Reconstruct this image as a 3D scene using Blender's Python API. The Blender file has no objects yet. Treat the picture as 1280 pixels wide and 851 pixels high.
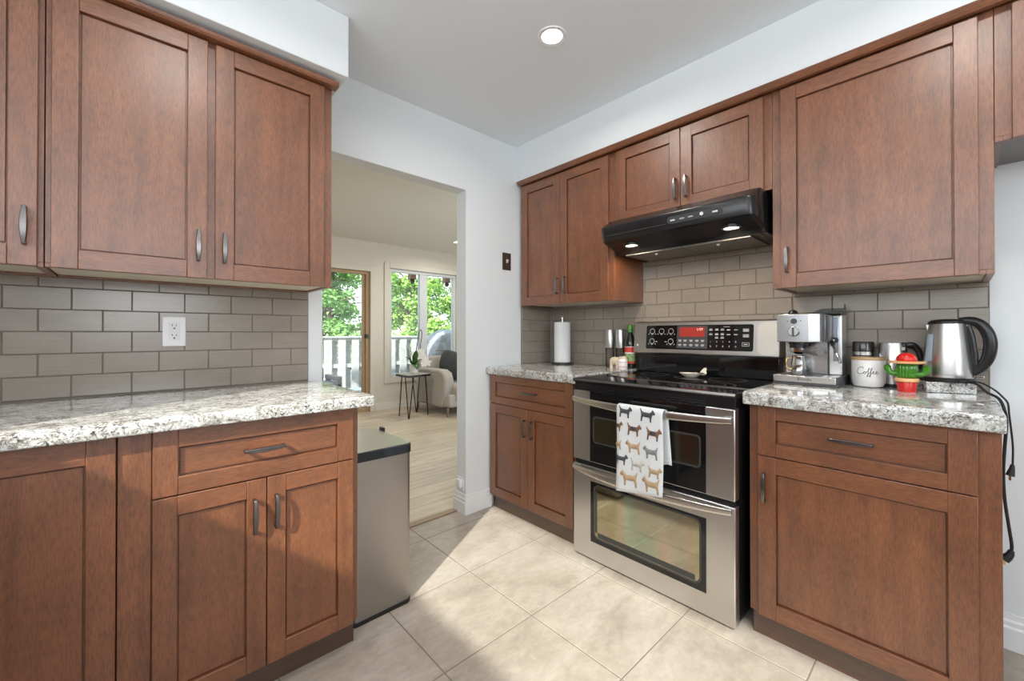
import bpy, bmesh, math, random
from mathutils import Vector, Matrix
random.seed(7)
PI = math.pi
scene = bpy.context.scene
COL = scene.collection

# ------------------------------------------------------------------ camera
cam_d = bpy.data.cameras.new('camera')
cam_d.sensor_width = 36.0
cam_d.lens = 512.82 / 1280 * 36.0
cam_d.shift_y = -12.0 / 1280
cam_d.clip_start = 0.02
cam = bpy.data.objects.new('camera', cam_d)
cam.location = (-2.3477, -2.1082, 1.1455)
cam.rotation_euler = (math.radians(90.31), 0, math.radians(-42.646))
COL.objects.link(cam)
scene.camera = cam

# ------------------------------------------------------------------ world, sun, daylight
W_STRENGTH = 2.2
SUN_E = 7.5
REAR_E = 25
LEFT_E = 22
CAN_E = 5
HOOD_E = 1.3
scene.view_settings.view_transform = 'Standard'
scene.view_settings.look = 'None'
scene.view_settings.gamma = 1.0
scene.view_settings.exposure = 0.06
try:
    scene.view_settings.use_curve_mapping = False
except Exception:
    pass
world = bpy.data.worlds.new('sky')
scene.world = world
world.use_nodes = True
wn = world.node_tree
bg = wn.nodes['Background']
wtc = wn.nodes.new('ShaderNodeTexCoord')
wsep = wn.nodes.new('ShaderNodeSeparateXYZ')
wr = wn.nodes.new('ShaderNodeValToRGB')
wr.color_ramp.elements[0].position = 0.0
wr.color_ramp.elements[0].color = (0.92, 0.96, 1.0, 1)
wr.color_ramp.elements[1].position = 0.8
wr.color_ramp.elements[1].color = (0.62, 0.80, 1.0, 1)
wn.links.new(wtc.outputs['Generated'], wsep.inputs[0])
wn.links.new(wsep.outputs['Z'], wr.inputs[0])
wn.links.new(wr.outputs[0], bg.inputs['Color'])
bg.inputs['Strength'].default_value = W_STRENGTH


def lamp(name, kind, loc, energy, color=(1, 1, 1), size=(1, 1), direction=(0, 0, -1), spread=PI, radius=0.05, shape='RECTANGLE'):
    l = bpy.data.lights.new(name, kind)
    l.energy = energy
    l.color = color
    if kind == 'AREA':
        l.shape = shape
        l.size = size[0]
        if shape == 'RECTANGLE':
            l.size_y = size[1]
        l.spread = spread
    elif kind == 'SUN':
        l.angle = math.radians(size[0])
    else:
        l.shadow_soft_size = radius
    o = bpy.data.objects.new(name, l)
    o.location = loc
    o.rotation_euler = Vector(direction).to_track_quat('-Z', 'Y').to_euler()
    COL.objects.link(o)
    return o


SUN_DIR = (1.0, 0.567, -0.80)
lamp('sun', 'SUN', (-8, -6, 7), SUN_E, (1.0, 0.955, 0.89), (1.2, 1), SUN_DIR)
# daylight entering by the kitchen's own windows (rear wall and left wall)
lamp('rear_window_daylight', 'AREA', (-2.255, -4.58, 1.665), REAR_E, (0.90, 0.95, 1.0), (1.0, 1.02), (0, 1, 0))
lamp('left_window_daylight', 'AREA', (-3.18, -2.3, 1.81), LEFT_E, (0.93, 0.97, 1.0), (2.7, 0.78), (1, 0, 0))


# ------------------------------------------------------------------ materials
def new_mat(name):
    m = bpy.data.materials.new(name)
    m.use_nodes = True
    nt = m.node_tree
    return m, nt, nt.nodes['Principled BSDF']


def setp(b, **k):
    names = {'color': 'Base Color', 'rough': 'Roughness', 'metal': 'Metallic', 'spec': 'Specular IOR Level', 'coat': 'Coat Weight',
             'coat_rough': 'Coat Roughness', 'trans': 'Transmission Weight', 'ior': 'IOR', 'alpha': 'Alpha',
             'emit': 'Emission Color', 'emit_s': 'Emission Strength', 'sheen': 'Sheen Weight', 'sub': 'Subsurface Weight'}
    for a, v in k.items():
        if a in ('color', 'emit') and len(v) == 3:
            v = (*v, 1)
        b.inputs[names[a]].default_value = v


def plain(name, color, rough=0.5, **k):
    m, nt, b = new_mat(name)
    setp(b, color=color, rough=rough, **k)
    return m


def N(nt, t, **props):
    n = nt.nodes.new(t)
    for a, v in props.items():
        setattr(n, a, v)
    return n


def pos_map(nt, scale, rot=(0, 0, 0)):
    g = N(nt, 'ShaderNodeNewGeometry')
    mp = N(nt, 'ShaderNodeMapping')
    mp.inputs['Scale'].default_value = scale
    mp.inputs['Rotation'].default_value = rot
    nt.links.new(g.outputs['Position'], mp.inputs['Vector'])
    return mp.outputs[0]


def noise(nt, vec, scale=1.0, detail=4, rough=0.55, dist=0.0):
    n = N(nt, 'ShaderNodeTexNoise')
    n.inputs['Scale'].default_value = scale
    n.inputs['Detail'].default_value = detail
    n.inputs['Roughness'].default_value = rough
    n.inputs['Distortion'].default_value = dist
    nt.links.new(vec, n.inputs['Vector'])
    return n.outputs['Fac']


def ramp(nt, fac, stops, interp='LINEAR'):
    r = N(nt, 'ShaderNodeValToRGB')
    r.color_ramp.interpolation = interp
    e = r.color_ramp.elements
    while len(e) < len(stops):
        e.new(0.5)
    for el, (p, c) in zip(e, stops):
        el.position = p
        el.color = (*c, 1) if len(c) == 3 else c
    nt.links.new(fac, r.inputs[0])
    return r.outputs[0]


def mix(nt, fac, a, b, mode='MIX'):
    m = N(nt, 'ShaderNodeMix', data_type='RGBA', blend_type=mode)
    for sock, v in ((m.inputs[0], fac), (m.inputs[6], a), (m.inputs[7], b)):
        if hasattr(v, 'links'):
            nt.links.new(v, sock)
        else:
            sock.default_value = v if not isinstance(v, tuple) else ((*v, 1) if len(v) == 3 else v)
    return m.outputs[2]


def bump(nt, b, height, strength=0.2, dist=0.002):
    bn = N(nt, 'ShaderNodeBump')
    bn.inputs['Strength'].default_value = strength
    bn.inputs['Distance'].default_value = dist
    nt.links.new(height, bn.inputs['Height'])
    nt.links.new(bn.outputs[0], b.inputs['Normal'])


def wood(name, sc, fine, dark=(0.150, 0.048, 0.017), light=(0.285, 0.099, 0.036)):
    m, nt, b = new_mat(name)
    v = pos_map(nt, sc)
    n1 = noise(nt, v, 1.0, 5, 0.6, 0.6)
    v2 = pos_map(nt, fine)
    n2 = noise(nt, v2, 1.0, 3, 0.6)
    blot = noise(nt, pos_map(nt, (9, 9, 9)), 1.0, 2, 0.5)
    c1 = ramp(nt, n1, [(0.22, dark), (0.78, light)])
    c2 = ramp(nt, n2, [(0.34, (0.66, 0.65, 0.64)), (0.60, (1.10, 1.10, 1.10))])
    c3 = ramp(nt, blot, [(0.3, (0.86, 0.86, 0.86)), (0.7, (1.1, 1.1, 1.1))])
    c = mix(nt, 1.0, c1, c2, 'MULTIPLY')
    c = mix(nt, 1.0, c, c3, 'MULTIPLY')
    nt.links.new(c, b.inputs['Base Color'])
    setp(b, rough=0.42, spec=0.55, coat=1.0, coat_rough=0.38)
    bump(nt, b, n2, 0.06, 0.001)
    return m


WOOD = wood('cherry_wood_vertical', (26, 26, 3.2), (300, 300, 42))
WOODX = wood('cherry_wood_along_x', (3.2, 26, 26), (42, 300, 300))
WOODY = wood('cherry_wood_along_y', (26, 3.2, 26), (300, 42, 300))
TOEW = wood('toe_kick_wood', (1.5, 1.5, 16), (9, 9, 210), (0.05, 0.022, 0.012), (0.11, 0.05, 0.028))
CREAM = plain('cream_melamine', (0.72, 0.66, 0.52), 0.5)
PEWTER = plain('pewter_metal', (0.22, 0.205, 0.20), 0.30, metal=1.0)
WHITE = plain('white_paint', (0.785, 0.815, 0.835), 0.6)
TRIMW = plain('white_trim_paint', (0.86, 0.87, 0.88), 0.35)
CEILM = plain('ceiling_paint', (0.82, 0.865, 0.90), 0.75)
BEIGE = plain('beige_paint', (0.70, 0.66, 0.575), 0.65)
BEIGEC = plain('beige_ceiling', (0.72, 0.70, 0.62), 0.75)


def granite():
    m, nt, b = new_mat('granite')
    v = pos_map(nt, (1, 1, 1))
    big = noise(nt, pos_map(nt, (14, 22, 30)), 1.0, 5, 0.65, 1.2)
    mid = noise(nt, v, 90.0, 4, 0.7, 1.2)
    vo = N(nt, 'ShaderNodeTexVoronoi')
    vo.inputs['Scale'].default_value = 150
    nt.links.new(v, vo.inputs['Vector'])
    base = ramp(nt, mid, [(0.34, (0.20, 0.195, 0.185)), (0.44, (0.52, 0.52, 0.50)), (0.55, (0.80, 0.81, 0.79))])
    grey = ramp(nt, big, [(0.38, (0.46, 0.42, 0.385)), (0.47, (0.84, 0.81, 0.78)), (0.58, (1, 1, 1))])
    c = mix(nt, 1.0, base, grey, 'MULTIPLY')
    dk = ramp(nt, noise(nt, v, 52.0, 3, 0.75, 2.4), [(0.54, (1, 1, 1)), (0.585, (0.0, 0.0, 0.0))])
    region = ramp(nt, noise(nt, v, 16.0, 3, 0.6, 0.8), [(0.42, (1, 1, 1)), (0.56, (0, 0, 0))])
    mx = mix(nt, 1.0, dk, region, 'LIGHTEN')
    c = mix(nt, mx, (0.05, 0.047, 0.047), c)
    fl = ramp(nt, noise(nt, v, 210.0, 2, 0.6, 0.5), [(0.33, (0.0, 0.0, 0.0)), (0.39, (1, 1, 1))])
    c = mix(nt, fl, (0.17, 0.15, 0.14), c)
    nt.links.new(c, b.inputs['Base Color'])
    setp(b, rough=0.10, spec=0.5, coat=0.4, coat_rough=0.05)
    return m


GRANITE = granite()


def tile_mat():
    m, nt, b = new_mat('taupe_tile')
    n = noise(nt, pos_map(nt, (5, 5, 9)), 1.0, 3, 0.6)
    streak = noise(nt, pos_map(nt, (8, 8, 240)), 1.0, 2, 0.5)
    c = ramp(nt, n, [(0.3, (0.280, 0.240, 0.200)), (0.7, (0.330, 0.286, 0.244))])
    c2 = ramp(nt, streak, [(0.3, (0.93, 0.93, 0.93)), (0.7, (1.05, 1.05, 1.05))])
    nt.links.new(mix(nt, 1.0, c, c2, 'MULTIPLY'), b.inputs['Base Color'])
    setp(b, rough=0.22, spec=0.55)
    return m


TILE = tile_mat()
GROUT = plain('taupe_grout', (0.19, 0.16, 0.13), 0.85)


def floor_tile():
    m, nt, b = new_mat('floor_tile')
    n = noise(nt, pos_map(nt, (3.2, 5.5, 1)), 1.0, 6, 0.62, 0.7)
    n2 = noise(nt, pos_map(nt, (22, 34, 1)), 1.0, 4, 0.6, 0.8)
    c = ramp(nt, n, [(0.28, (0.325, 0.272, 0.220)), (0.5, (0.415, 0.360, 0.300)), (0.72, (0.495, 0.445, 0.385))])
    c2 = ramp(nt, n2, [(0.3, (0.90, 0.89, 0.88)), (0.66, (1.07, 1.07, 1.07))])
    nt.links.new(mix(nt, 1.0, c, c2, 'MULTIPLY'), b.inputs['Base Color'])
    setp(b, rough=0.38, spec=0.4)
    bump(nt, b, n2, 0.08, 0.001)
    return m


FTILE = floor_tile()
FGROUT = plain('floor_grout', (0.20, 0.165, 0.13), 0.9)


def planks():
    m, nt, b = new_mat('oak_planks')
    br = N(nt, 'ShaderNodeTexBrick')
    br.offset = 0.37
    br.inputs['Color1'].default_value = (0.62, 0.52, 0.39, 1)
    br.inputs['Color2'].default_value = (0.52, 0.43, 0.325, 1)
    br.inputs['Mortar'].default_value = (0.20, 0.16, 0.12, 1)
    br.inputs['Scale'].default_value = 1.0
    br.inputs['Mortar Size'].default_value = 0.0015
    br.inputs['Brick Width'].default_value = 1.2
    br.inputs['Row Height'].default_value = 0.15
    nt.links.new(pos_map(nt, (1, 1, 1)), br.inputs['Vector'])
    n = noise(nt, pos_map(nt, (2.2, 24, 1)), 1.0, 5, 0.65, 0.5)
    c2 = ramp(nt, n, [(0.3, (0.74, 0.74, 0.76)), (0.7, (1.15, 1.13, 1.1))])
    nt.links.new(mix(nt, 1.0, br.outputs['Color'], c2, 'MULTIPLY'), b.inputs['Base Color'])
    setp(b, rough=0.35, spec=0.4)
    return m


PLANK = planks()


def steel(name, color=(0.55, 0.535, 0.51), rough=0.28, sc=(3, 3, 220)):
    m, nt, b = new_mat(name)
    n = noise(nt, pos_map(nt, sc), 1.0, 2, 0.5)
    n2 = noise(nt, pos_map(nt, (6, 6, 6)), 1.0, 2, 0.5)
    r = N(nt, 'ShaderNodeMapRange')
    r.inputs['To Min'].default_value = rough - 0.06
    r.inputs['To Max'].default_value = rough + 0.08
    nt.links.new(n2, r.inputs['Value'])
    nt.links.new(r.outputs[0], b.inputs['Roughness'])
    c = ramp(nt, n, [(0.3, tuple(x * 0.92 for x in color)), (0.7, tuple(x * 1.06 for x in color))])
    nt.links.new(c, b.inputs['Base Color'])
    setp(b, metal=1.0)
    return m


STEEL = plain('brushed_steel', (0.56, 0.54, 0.515), 0.32, metal=1.0)
STEELH = plain('handle_steel', (0.70, 0.68, 0.64), 0.26, metal=1.0)
STEELV = plain('appliance_steel', (0.60, 0.59, 0.575), 0.30, metal=1.0)
CHROME = plain('chrome', (0.75, 0.75, 0.75), 0.08, metal=1.0)
BLACKG = plain('black_glass', (0.006, 0.006, 0.007), 0.05, spec=0.6)
BLACKP = plain('black_plastic', (0.012, 0.012, 0.013), 0.3)
BLACKM = plain('black_enamel', (0.010, 0.010, 0.011), 0.27, spec=0.5)
DGREY = plain('dark_grey_plastic', (0.06, 0.06, 0.065), 0.4)
MGREY = plain('grey_print', (0.38, 0.38, 0.38), 0.5)
LGREY = plain('pale_print', (0.70, 0.70, 0.68), 0.5)
PLWHITE = plain('white_plastic', (0.85, 0.85, 0.86), 0.35)
PAPER = plain('white_paper', (0.86, 0.86, 0.85), 0.9)
BRONZE = plain('dark_bronze', (0.085, 0.065, 0.055), 0.4, metal=0.6)
CERAM = plain('white_ceramic', (0.82, 0.80, 0.78), 0.25, coat=0.3)
BAMBOO = plain('bamboo', (0.52, 0.33, 0.17), 0.45)
RED = plain('red_glaze', (0.72, 0.02, 0.012), 0.16, coat=0.5)
GREEN = plain('green_glaze', (0.055, 0.24, 0.012), 0.16, coat=0.5)
PEACH = plain('peach_glaze', (0.85, 0.47, 0.20), 0.25, coat=0.3)
CORDM = plain('black_rubber', (0.012, 0.012, 0.012), 0.45)
INK = plain('black_ink', (0.015, 0.015, 0.015), 0.6)
GOLD = plain('gold_metal', (0.72, 0.50, 0.24), 0.2, metal=1.0)


def emis(name, color, s):
    m, nt, b = new_mat(name)
    setp(b, color=color, emit=color, emit_s=s)
    return m


LAMPM = emis('lamp_glow', (1.0, 0.96, 0.9), 6.0)
HLAMP = emis('hood_lamp_glow', (1.0, 0.85, 0.62), 5.0)
DISP = emis('red_display', (0.34, 0.022, 0.014), 0.16)
DISPD = emis('display_digits', (1.0, 0.55, 0.5), 1.6)


def pane_mat(name, tint=(0.97, 0.99, 0.98), refl=0.06):
    m = bpy.data.materials.new(name)
    m.use_nodes = True
    nt = m.node_tree
    nt.nodes.clear()
    out = N(nt, 'ShaderNodeOutputMaterial')
    tr = N(nt, 'ShaderNodeBsdfTransparent')
    tr.inputs[0].default_value = (*tint, 1)
    gl = N(nt, 'ShaderNodeBsdfGlossy')
    gl.inputs['Roughness'].default_value = 0.02
    fr = N(nt, 'ShaderNodeFresnel')
    fr.inputs[0].default_value = 1.35
    mx = N(nt, 'ShaderNodeMixShader')
    nt.links.new(fr.outputs[0], mx.inputs[0])
    nt.links.new(tr.outputs[0], mx.inputs[1])
    nt.links.new(gl.outputs[0], mx.inputs[2])
    nt.links.new(mx.outputs[0], out.inputs[0])
    return m


GLASS = pane_mat('window_glass')
CLEAR = pane_mat('clear_acrylic', (0.88, 0.87, 0.85))


def oven_glass(name, k=1.0):
    m, nt, b = new_mat(name)
    n = noise(nt, pos_map(nt, (1, 5.0, 1.1)), 1.0, 1, 0.4, 0.2)
    c = ramp(nt, n, [(0.30, (0.25 * k, 0.235 * k, 0.165 * k)), (0.44, (0.28 * k, 0.27 * k, 0.17 * k)), (0.52, (0.31 * k, 0.255 * k, 0.205 * k)),
                     (0.60, (0.24 * k, 0.29 * k, 0.225 * k)), (0.72, (0.30 * k, 0.265 * k, 0.19 * k))])
    nt.links.new(c, b.inputs['Base Color'])
    setp(b, metal=1.0, rough=0.06 if k > 1 else 0.25)
    return m


OVENG = oven_glass('coated_oven_glass', 1.45)
OVENU = oven_glass('coated_oven_glass_dark', 0.5)


def fabric(name, c0, c1, sc=220, rough=0.95, sheen=0.2):
    m, nt, b = new_mat(name)
    n = noise(nt, pos_map(nt, (1, 1, 1)), sc, 3, 0.7)
    nt.links.new(ramp(nt, n, [(0.35, c0), (0.65, c1)]), b.inputs['Base Color'])
    setp(b, rough=rough, sheen=sheen)
    bump(nt, b, n, 0.3, 0.002)
    return m


SOFA = fabric('sofa_fabric', (0.36, 0.33, 0.29), (0.46, 0.43, 0.38))
PILLOWM = fabric('black_pillow_fabric', (0.012, 0.012, 0.014), (0.05, 0.05, 0.055), 90)
TOWELM = fabric('white_towel_cloth', (0.72, 0.735, 0.74), (0.80, 0.81, 0.81), 500)
DTAN = plain('tan_print', (0.50, 0.34, 0.20), 0.9)
DBLK = plain('charcoal_print', (0.07, 0.07, 0.075), 0.9)
DGRY = plain('grey_dog_print', (0.26, 0.255, 0.25), 0.9)
DBRN = plain('brown_print', (0.22, 0.11, 0.06), 0.9)
DWHT = plain('cream_print', (0.60, 0.56, 0.50), 0.9)


def leafm(name, a, b_, c):
    m, nt, b = new_mat(name)
    n = noise(nt, pos_map(nt, (1, 1, 1)), 5.0, 4, 0.7)
    nt.links.new(ramp(nt, n, [(0.3, a), (0.5, b_), (0.7, c)]), b.inputs['Base Color'])
    setp(b, rough=0.5)
    try:
        b.inputs['Transmission Weight'].default_value = 0.0
    except Exception:
        pass
    return m


LEAF1 = leafm('bright_leaves', (0.17, 0.36, 0.05), (0.36, 0.58, 0.13), (0.60, 0.78, 0.32))
LEAF2 = leafm('deep_leaves', (0.07, 0.20, 0.04), (0.20, 0.41, 0.09), (0.42, 0.62, 0.22))
BARK = plain('bark', (0.13, 0.10, 0.075), 0.9)
FENCEM = fabric('weathered_white_boards', (0.52, 0.525, 0.51), (0.66, 0.665, 0.65), 12, 0.8, 0)
FENCEB = fabric('weathered_grey_boards', (0.36, 0.365, 0.355), (0.47, 0.475, 0.46), 12, 0.8, 0)
DECKM = plain('deck_boards', (0.36, 0.35, 0.33), 0.8)
WICKER = fabric('grey_wicker', (0.16, 0.145, 0.14), (0.27, 0.25, 0.24), 160, 0.7, 0)
TARP = fabric('grey_tarp', (0.20, 0.21, 0.225), (0.36, 0.38, 0.40), 5, 0.45, 0)
TANWOOD = plain('tan_door_wood', (0.42, 0.28, 0.15), 0.5)
PVC = plain('grey_white_vinyl', (0.62, 0.65, 0.67), 0.4)


# ------------------------------------------------------------------ mesh building
def FI(u, d, z): return (u, d, z)
def FA(u, d, z): return (u, -d, z)          # wall_back: u = x, d = distance out from the wall
def FB(u, d, z): return (-d, -u, z)         # wall_right: u = -y, d = distance out from the wall


class MB:
    def __init__(self, F=FI):
        self.v, self.f, self.m, self.F = [], [], [], F

    def add(self, verts, faces, m=0):
        n = len(self.v)
        self.v += [self.F(*p) for p in verts]
        self.f += [tuple(i + n for i in f) for f in faces]
        self.m += [m] * len(faces)
        return self

    def box(self, u0, u1, d0, d1, z0, z1, m=0):
        vs = [(a, b, c) for c in (z0, z1) for b in (d0, d1) for a in (u0, u1)]
        return self.add(vs, [(0, 1, 3, 2), (4, 6, 7, 5), (0, 4, 5, 1), (2, 3, 7, 6), (0, 2, 6, 4), (1, 5, 7, 3)], m)

    def loft(self, rings, m=0, cap=True, closed=True):
        k = len(rings[0])
        vs = [p for r in rings for p in r]
        fs = []
        for i in range(len(rings) - 1):
            for j in range(k if closed else k - 1):
                a, b = i * k + j, i * k + (j + 1) % k
                fs.append((a, b, b + k, a + k))
        if cap and closed:
            fs.append(tuple(range(k)))
            fs.append(tuple(range((len(rings) - 1) * k, len(rings) * k)))
        return self.add(vs, fs, m)

    def prism(self, poly, d0, d1, m=0):           # poly in (u, z), extruded along d
        return self.loft([[(u, d0, z) for u, z in poly], [(u, d1, z) for u, z in poly]], m)

    def prism_u(self, poly, u0, u1, m=0):         # poly in (d, z), extruded along u
        return self.loft([[(u0, d, z) for d, z in poly], [(u1, d, z) for d, z in poly]], m)

    def prism_z(self, poly, z0, z1, m=0):         # poly in (u, d), extruded along z
        return self.loft([[(u, d, z0) for u, d in poly], [(u, d, z1) for u, d in poly]], m)

    def lathe(self, prof, c, seg=32, m=0, sx=1, sy=1):
        rings = []
        for r, z in prof:
            r = max(r, 1e-5)
            rings.append([(c[0] + sx * r * math.cos(2 * PI * i / seg), c[1] + sy * r * math.sin(2 * PI * i / seg), c[2] + z) for i in range(seg)])
        n0 = len(self.f)
        self.loft(rings, m)
        caps = self.f[-2:]
        keep = [c for c, r in zip(caps, (prof[0][0], prof[-1][0])) if r < 1e-4]
        self.f = self.f[:-2] + keep
        self.m = self.m[:len(self.f)]
        return self

    def tube(self, path, r, seg=10, m=0, flat=None):
        P = [Vector(p) for p in path]
        n = len(P)
        rings = []
        up = Vector((0, 0, 1))
        prev = None
        for i, p in enumerate(P):
            t = (P[min(i + 1, n - 1)] - P[max(i - 1, 0)])
            t.normalize()
            if prev is None:
                a = up if abs(t.z) < 0.9 else Vector((1, 0, 0))
                x = t.cross(a).normalized()
            else:
                x = prev - t * prev.dot(t)
                x = x.normalized() if x.length > 1e-6 else t.cross(up).normalized()
            prev = x
            y = t.cross(x)
            rr = r(i / max(n - 1, 1)) if callable(r) else r
            fx, fy = flat if flat else (1, 1)
            rings.append([tuple(p + x * (rr * fx * math.cos(2 * PI * j / seg)) + y * (rr * fy * math.sin(2 * PI * j / seg))) for j in range(seg)])
        return self.loft(rings, m)

    def poly(self, pts, m=0):
        return self.add(pts, [tuple(range(len(pts)))], m)

    def build(self, name, mats, parent=None, bevel=0, seg=2, smooth=35, origin=None, kind=None, tri=False):
        if not isinstance(mats, (list, tuple)):
            mats = [mats]
        root = parent
        while root is not None and root.parent is not None:
            root = root.parent
        o0 = Vector(root.location) if root is not None else (Vector(origin) if origin else None)
        if o0 is None:
            xs = [p[0] for p in self.v]; ys = [p[1] for p in self.v]; zs = [p[2] for p in self.v]
            o0 = Vector(((min(xs) + max(xs)) / 2, (min(ys) + max(ys)) / 2, min(zs)))
        me = bpy.data.meshes.new(name)
        bm = bmesh.new()
        bv = [bm.verts.new(Vector(p) - o0) for p in self.v]
        for f, m in zip(self.f, self.m):
            try:
                fc = bm.faces.new([bv[i] for i in f])
                fc.material_index = m
            except ValueError:
                pass
        bmesh.ops.recalc_face_normals(bm, faces=bm.faces)
        if tri:
            bmesh.ops.triangulate(bm, faces=[f for f in bm.faces if len(f.verts) > 4])
        bm.to_mesh(me)
        bm.free()
        for mt in mats:
            me.materials.append(mt)
        if smooth:
            me.shade_smooth()
            me.set_sharp_from_angle(angle=math.radians(smooth))
        o = bpy.data.objects.new(name, me)
        COL.objects.link(o)
        if parent is not None:
            o.parent = parent
        else:
            o.location = o0
        if bevel:
            b = o.modifiers.new('bevel', 'BEVEL')
            b.width = bevel
            b.segments = seg
            b.limit_method = 'ANGLE'
            b.angle_limit = math.radians(50)
            b.harden_normals = False
        if kind:
            o['kind'] = kind
        return o


def smooth_path(pts, sub=6):
    P = [Vector(p) for p in pts]
    out = []
    for i in range(len(P) - 1):
        p0, p1, p2, p3 = P[max(i - 1, 0)], P[i], P[i + 1], P[min(i + 2, len(P) - 1)]
        for j in range(sub):
            t_ = j / sub
            out.append(0.5 * ((2 * p1) + (p2 - p0) * t_ + (2 * p0 - 5 * p1 + 4 * p2 - p3) * t_ ** 2 + (3 * p1 - p0 - 3 * p2 + p3) * t_ ** 3))
    out.append(P[-1])
    return out


def thing(name, label, cat, loc, group=None):
    o = bpy.data.objects.new(name, None)
    o.empty_display_size = 0.05
    o.location = loc
    COL.objects.link(o)
    o['label'] = label
    o['category'] = cat
    if group:
        o['group'] = group
    return o


def tag(o, label, cat, group=None):
    o['label'] = label
    o['category'] = cat
    if group:
        o['group'] = group
    return o


def struct(mb, name, mats, **k):
    return mb.build(name, mats, kind='structure', **k)


def rrect(u0, u1, z0, z1, r, n=5):
    pts = []
    for cx, cz, a0 in ((u1 - r, z0 + r, -PI / 2), (u1 - r, z1 - r, 0), (u0 + r, z1 - r, PI / 2), (u0 + r, z0 + r, PI)):
        for i in range(n + 1):
            a = a0 + PI / 2 * i / n
            pts.append((cx + r * math.cos(a), cz + r * math.sin(a)))
    return pts


def text_geo(s, size, align='CENTER', space=1.0):
    cu = bpy.data.curves.new('lettering', 'FONT')
    cu.body = s
    cu.size = size
    cu.align_x = align
    cu.align_y = 'CENTER'
    cu.space_character = space
    cu.resolution_u = 3
    o = bpy.data.objects.new('lettering', cu)
    COL.objects.link(o)
    dg = bpy.context.evaluated_depsgraph_get()
    dg.update()
    me = bpy.data.meshes.new_from_object(o.evaluated_get(dg))
    vs = [tuple(v.co) for v in me.vertices]
    fs = [tuple(p.vertices) for p in me.polygons]
    bpy.data.objects.remove(o)
    bpy.data.curves.remove(cu)
    bpy.data.meshes.remove(me)
    return vs, fs


def put_text(mb, s, size, u, d, z, m=0, space=1.0):
    vs, fs = text_geo(s, size, 'CENTER', space)
    mb.add([(u + x, d, z + y) for x, y, _ in vs], fs, m)


# ------------------------------------------------------------------ room shell
CEIL = 2.455
SILL = 1.414
def wall_grid(mb, us, zs, d0, d1, hole):
    """A wall as blocks, leaving out the cells for which hole(u, z) is true."""
    for i in range(len(us) - 1):
        for j in range(len(zs) - 1):
            if not hole((us[i] + us[i + 1]) / 2, (zs[j] + zs[j + 1]) / 2):
                mb.box(us[i], us[i + 1], d0, d1, zs[j], zs[j + 1])


def cells_floor(mb, xs, ys, m_t, m_g, gap=0.0022):
    for i in range(len(xs) - 1):
        for j in range(len(ys) - 1):
            x0, x1, y0, y1 = xs[i], xs[i + 1], ys[j], ys[j + 1]
            g = gap
            o = [(x0, y0), (x1, y0), (x1, y1), (x0, y1)]
            a = [(x0 + g, y0 + g), (x1 - g, y0 + g), (x1 - g, y1 - g), (x0 + g, y1 - g)]
            h = g + 0.0012
            b = [(x0 + h, y0 + h), (x1 - h, y0 + h), (x1 - h, y1 - h), (x0 + h, y1 - h)]
            vs = [(x, y, -0.0012) for x, y in o] + [(x, y, -0.0012) for x, y in a] + [(x, y, 0.0) for x, y in b]
            ring = [(k, (k + 1) % 4, (k + 1) % 4 + 4, k + 4) for k in range(4)]
            lip = [(k + 4, (k + 1) % 4 + 4, (k + 1) % 4 + 8, k + 8) for k in range(4)]
            mb.add(vs, ring, m_g)
            mb.add(vs, lip + [(8, 9, 10, 11)], m_t)


fl = MB()
xs = [-3.3] + [-1.155 - 0.418 * k for k in range(5, 0, -1) if -1.155 - 0.418 * k > -3.29] + [-1.155, -0.712, -0.29, 0.05]
ys = [-4.75] + [-0.097 - 0.4175 * k for k in range(11, -1, -1)] + [0.101]
cells_floor(fl, xs, ys, 0, 1)
fl.box(-3.3, 0.05, -4.75, 0.101, -0.12, -0.0013, 1)
struct(fl, 'floor', [FTILE, FGROUT], smooth=0)

# wall_back (the wall with the opening to the living room)
wb = MB()
wb.prism([(-3.3, 0), (-1.669, 0), (-1.669, 2.052), (-0.8025, 2.052), (-0.8025, 0), (0.12, 0), (0.12, 2.62), (-3.3, 2.62)], 0.0, 0.1)
struct(wb, 'wall_back', WHITE, bevel=0.003, smooth=0)
wr_ = MB()
wr_.box(0.0, 0.12, -4.75, 0.0, 0, 2.62)
struct(wr_, 'wall_right', WHITE)
wl = MB()
def left_hole(u, z): return -3.7 < u < -0.9 and SILL < z < 2.2
for i, (a, b_) in enumerate(((-4.75, -3.7), (-3.7, -0.9), (-0.9, 0.0))):
    for (c, d_) in ((0, SILL), (SILL, 2.2), (2.2, 2.62)):
        if not left_hole((a + b_) / 2, (c + d_) / 2):
            wl.box(-3.32, -3.2, a, b_, c, d_)
struct(wl, 'wall_left', WHITE)
wr2 = MB()
for (a, b_) in ((-3.2, -2.78), (-2.78, -1.73), (-1.73, 0.0)):
    for (c, d_) in ((0, 1.13), (1.13, 2.2), (2.2, 2.62)):
        if not (-2.78 < (a + b_) / 2 < -1.73 and 1.13 < (c + d_) / 2 < 2.2):
            wr2.box(a, b_, -4.75, -4.6, c, d_)
struct(wr2, 'wall_rear', WHITE)
cl = MB()
cl.box(-3.3, 0.05, -4.75, 0.1, CEIL, CEIL + 0.1)
struct(cl, 'ceiling', CEILM)
s1 = MB()
s1.box(-3.2, -1.698, -0.405, 0.0, 2.203, CEIL)
struct(s1, 'trim_1', WHITE, bevel=0.003)      # boxed-in bulkhead over the left wall cabinets
s2 = MB()
s2.box(-0.366, 0.0, -4.6, 0.0, 2.206, CEIL)
struct(s2, 'trim_2', WHITE)                    # boxed-in bulkhead over the right wall cabinets


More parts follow.
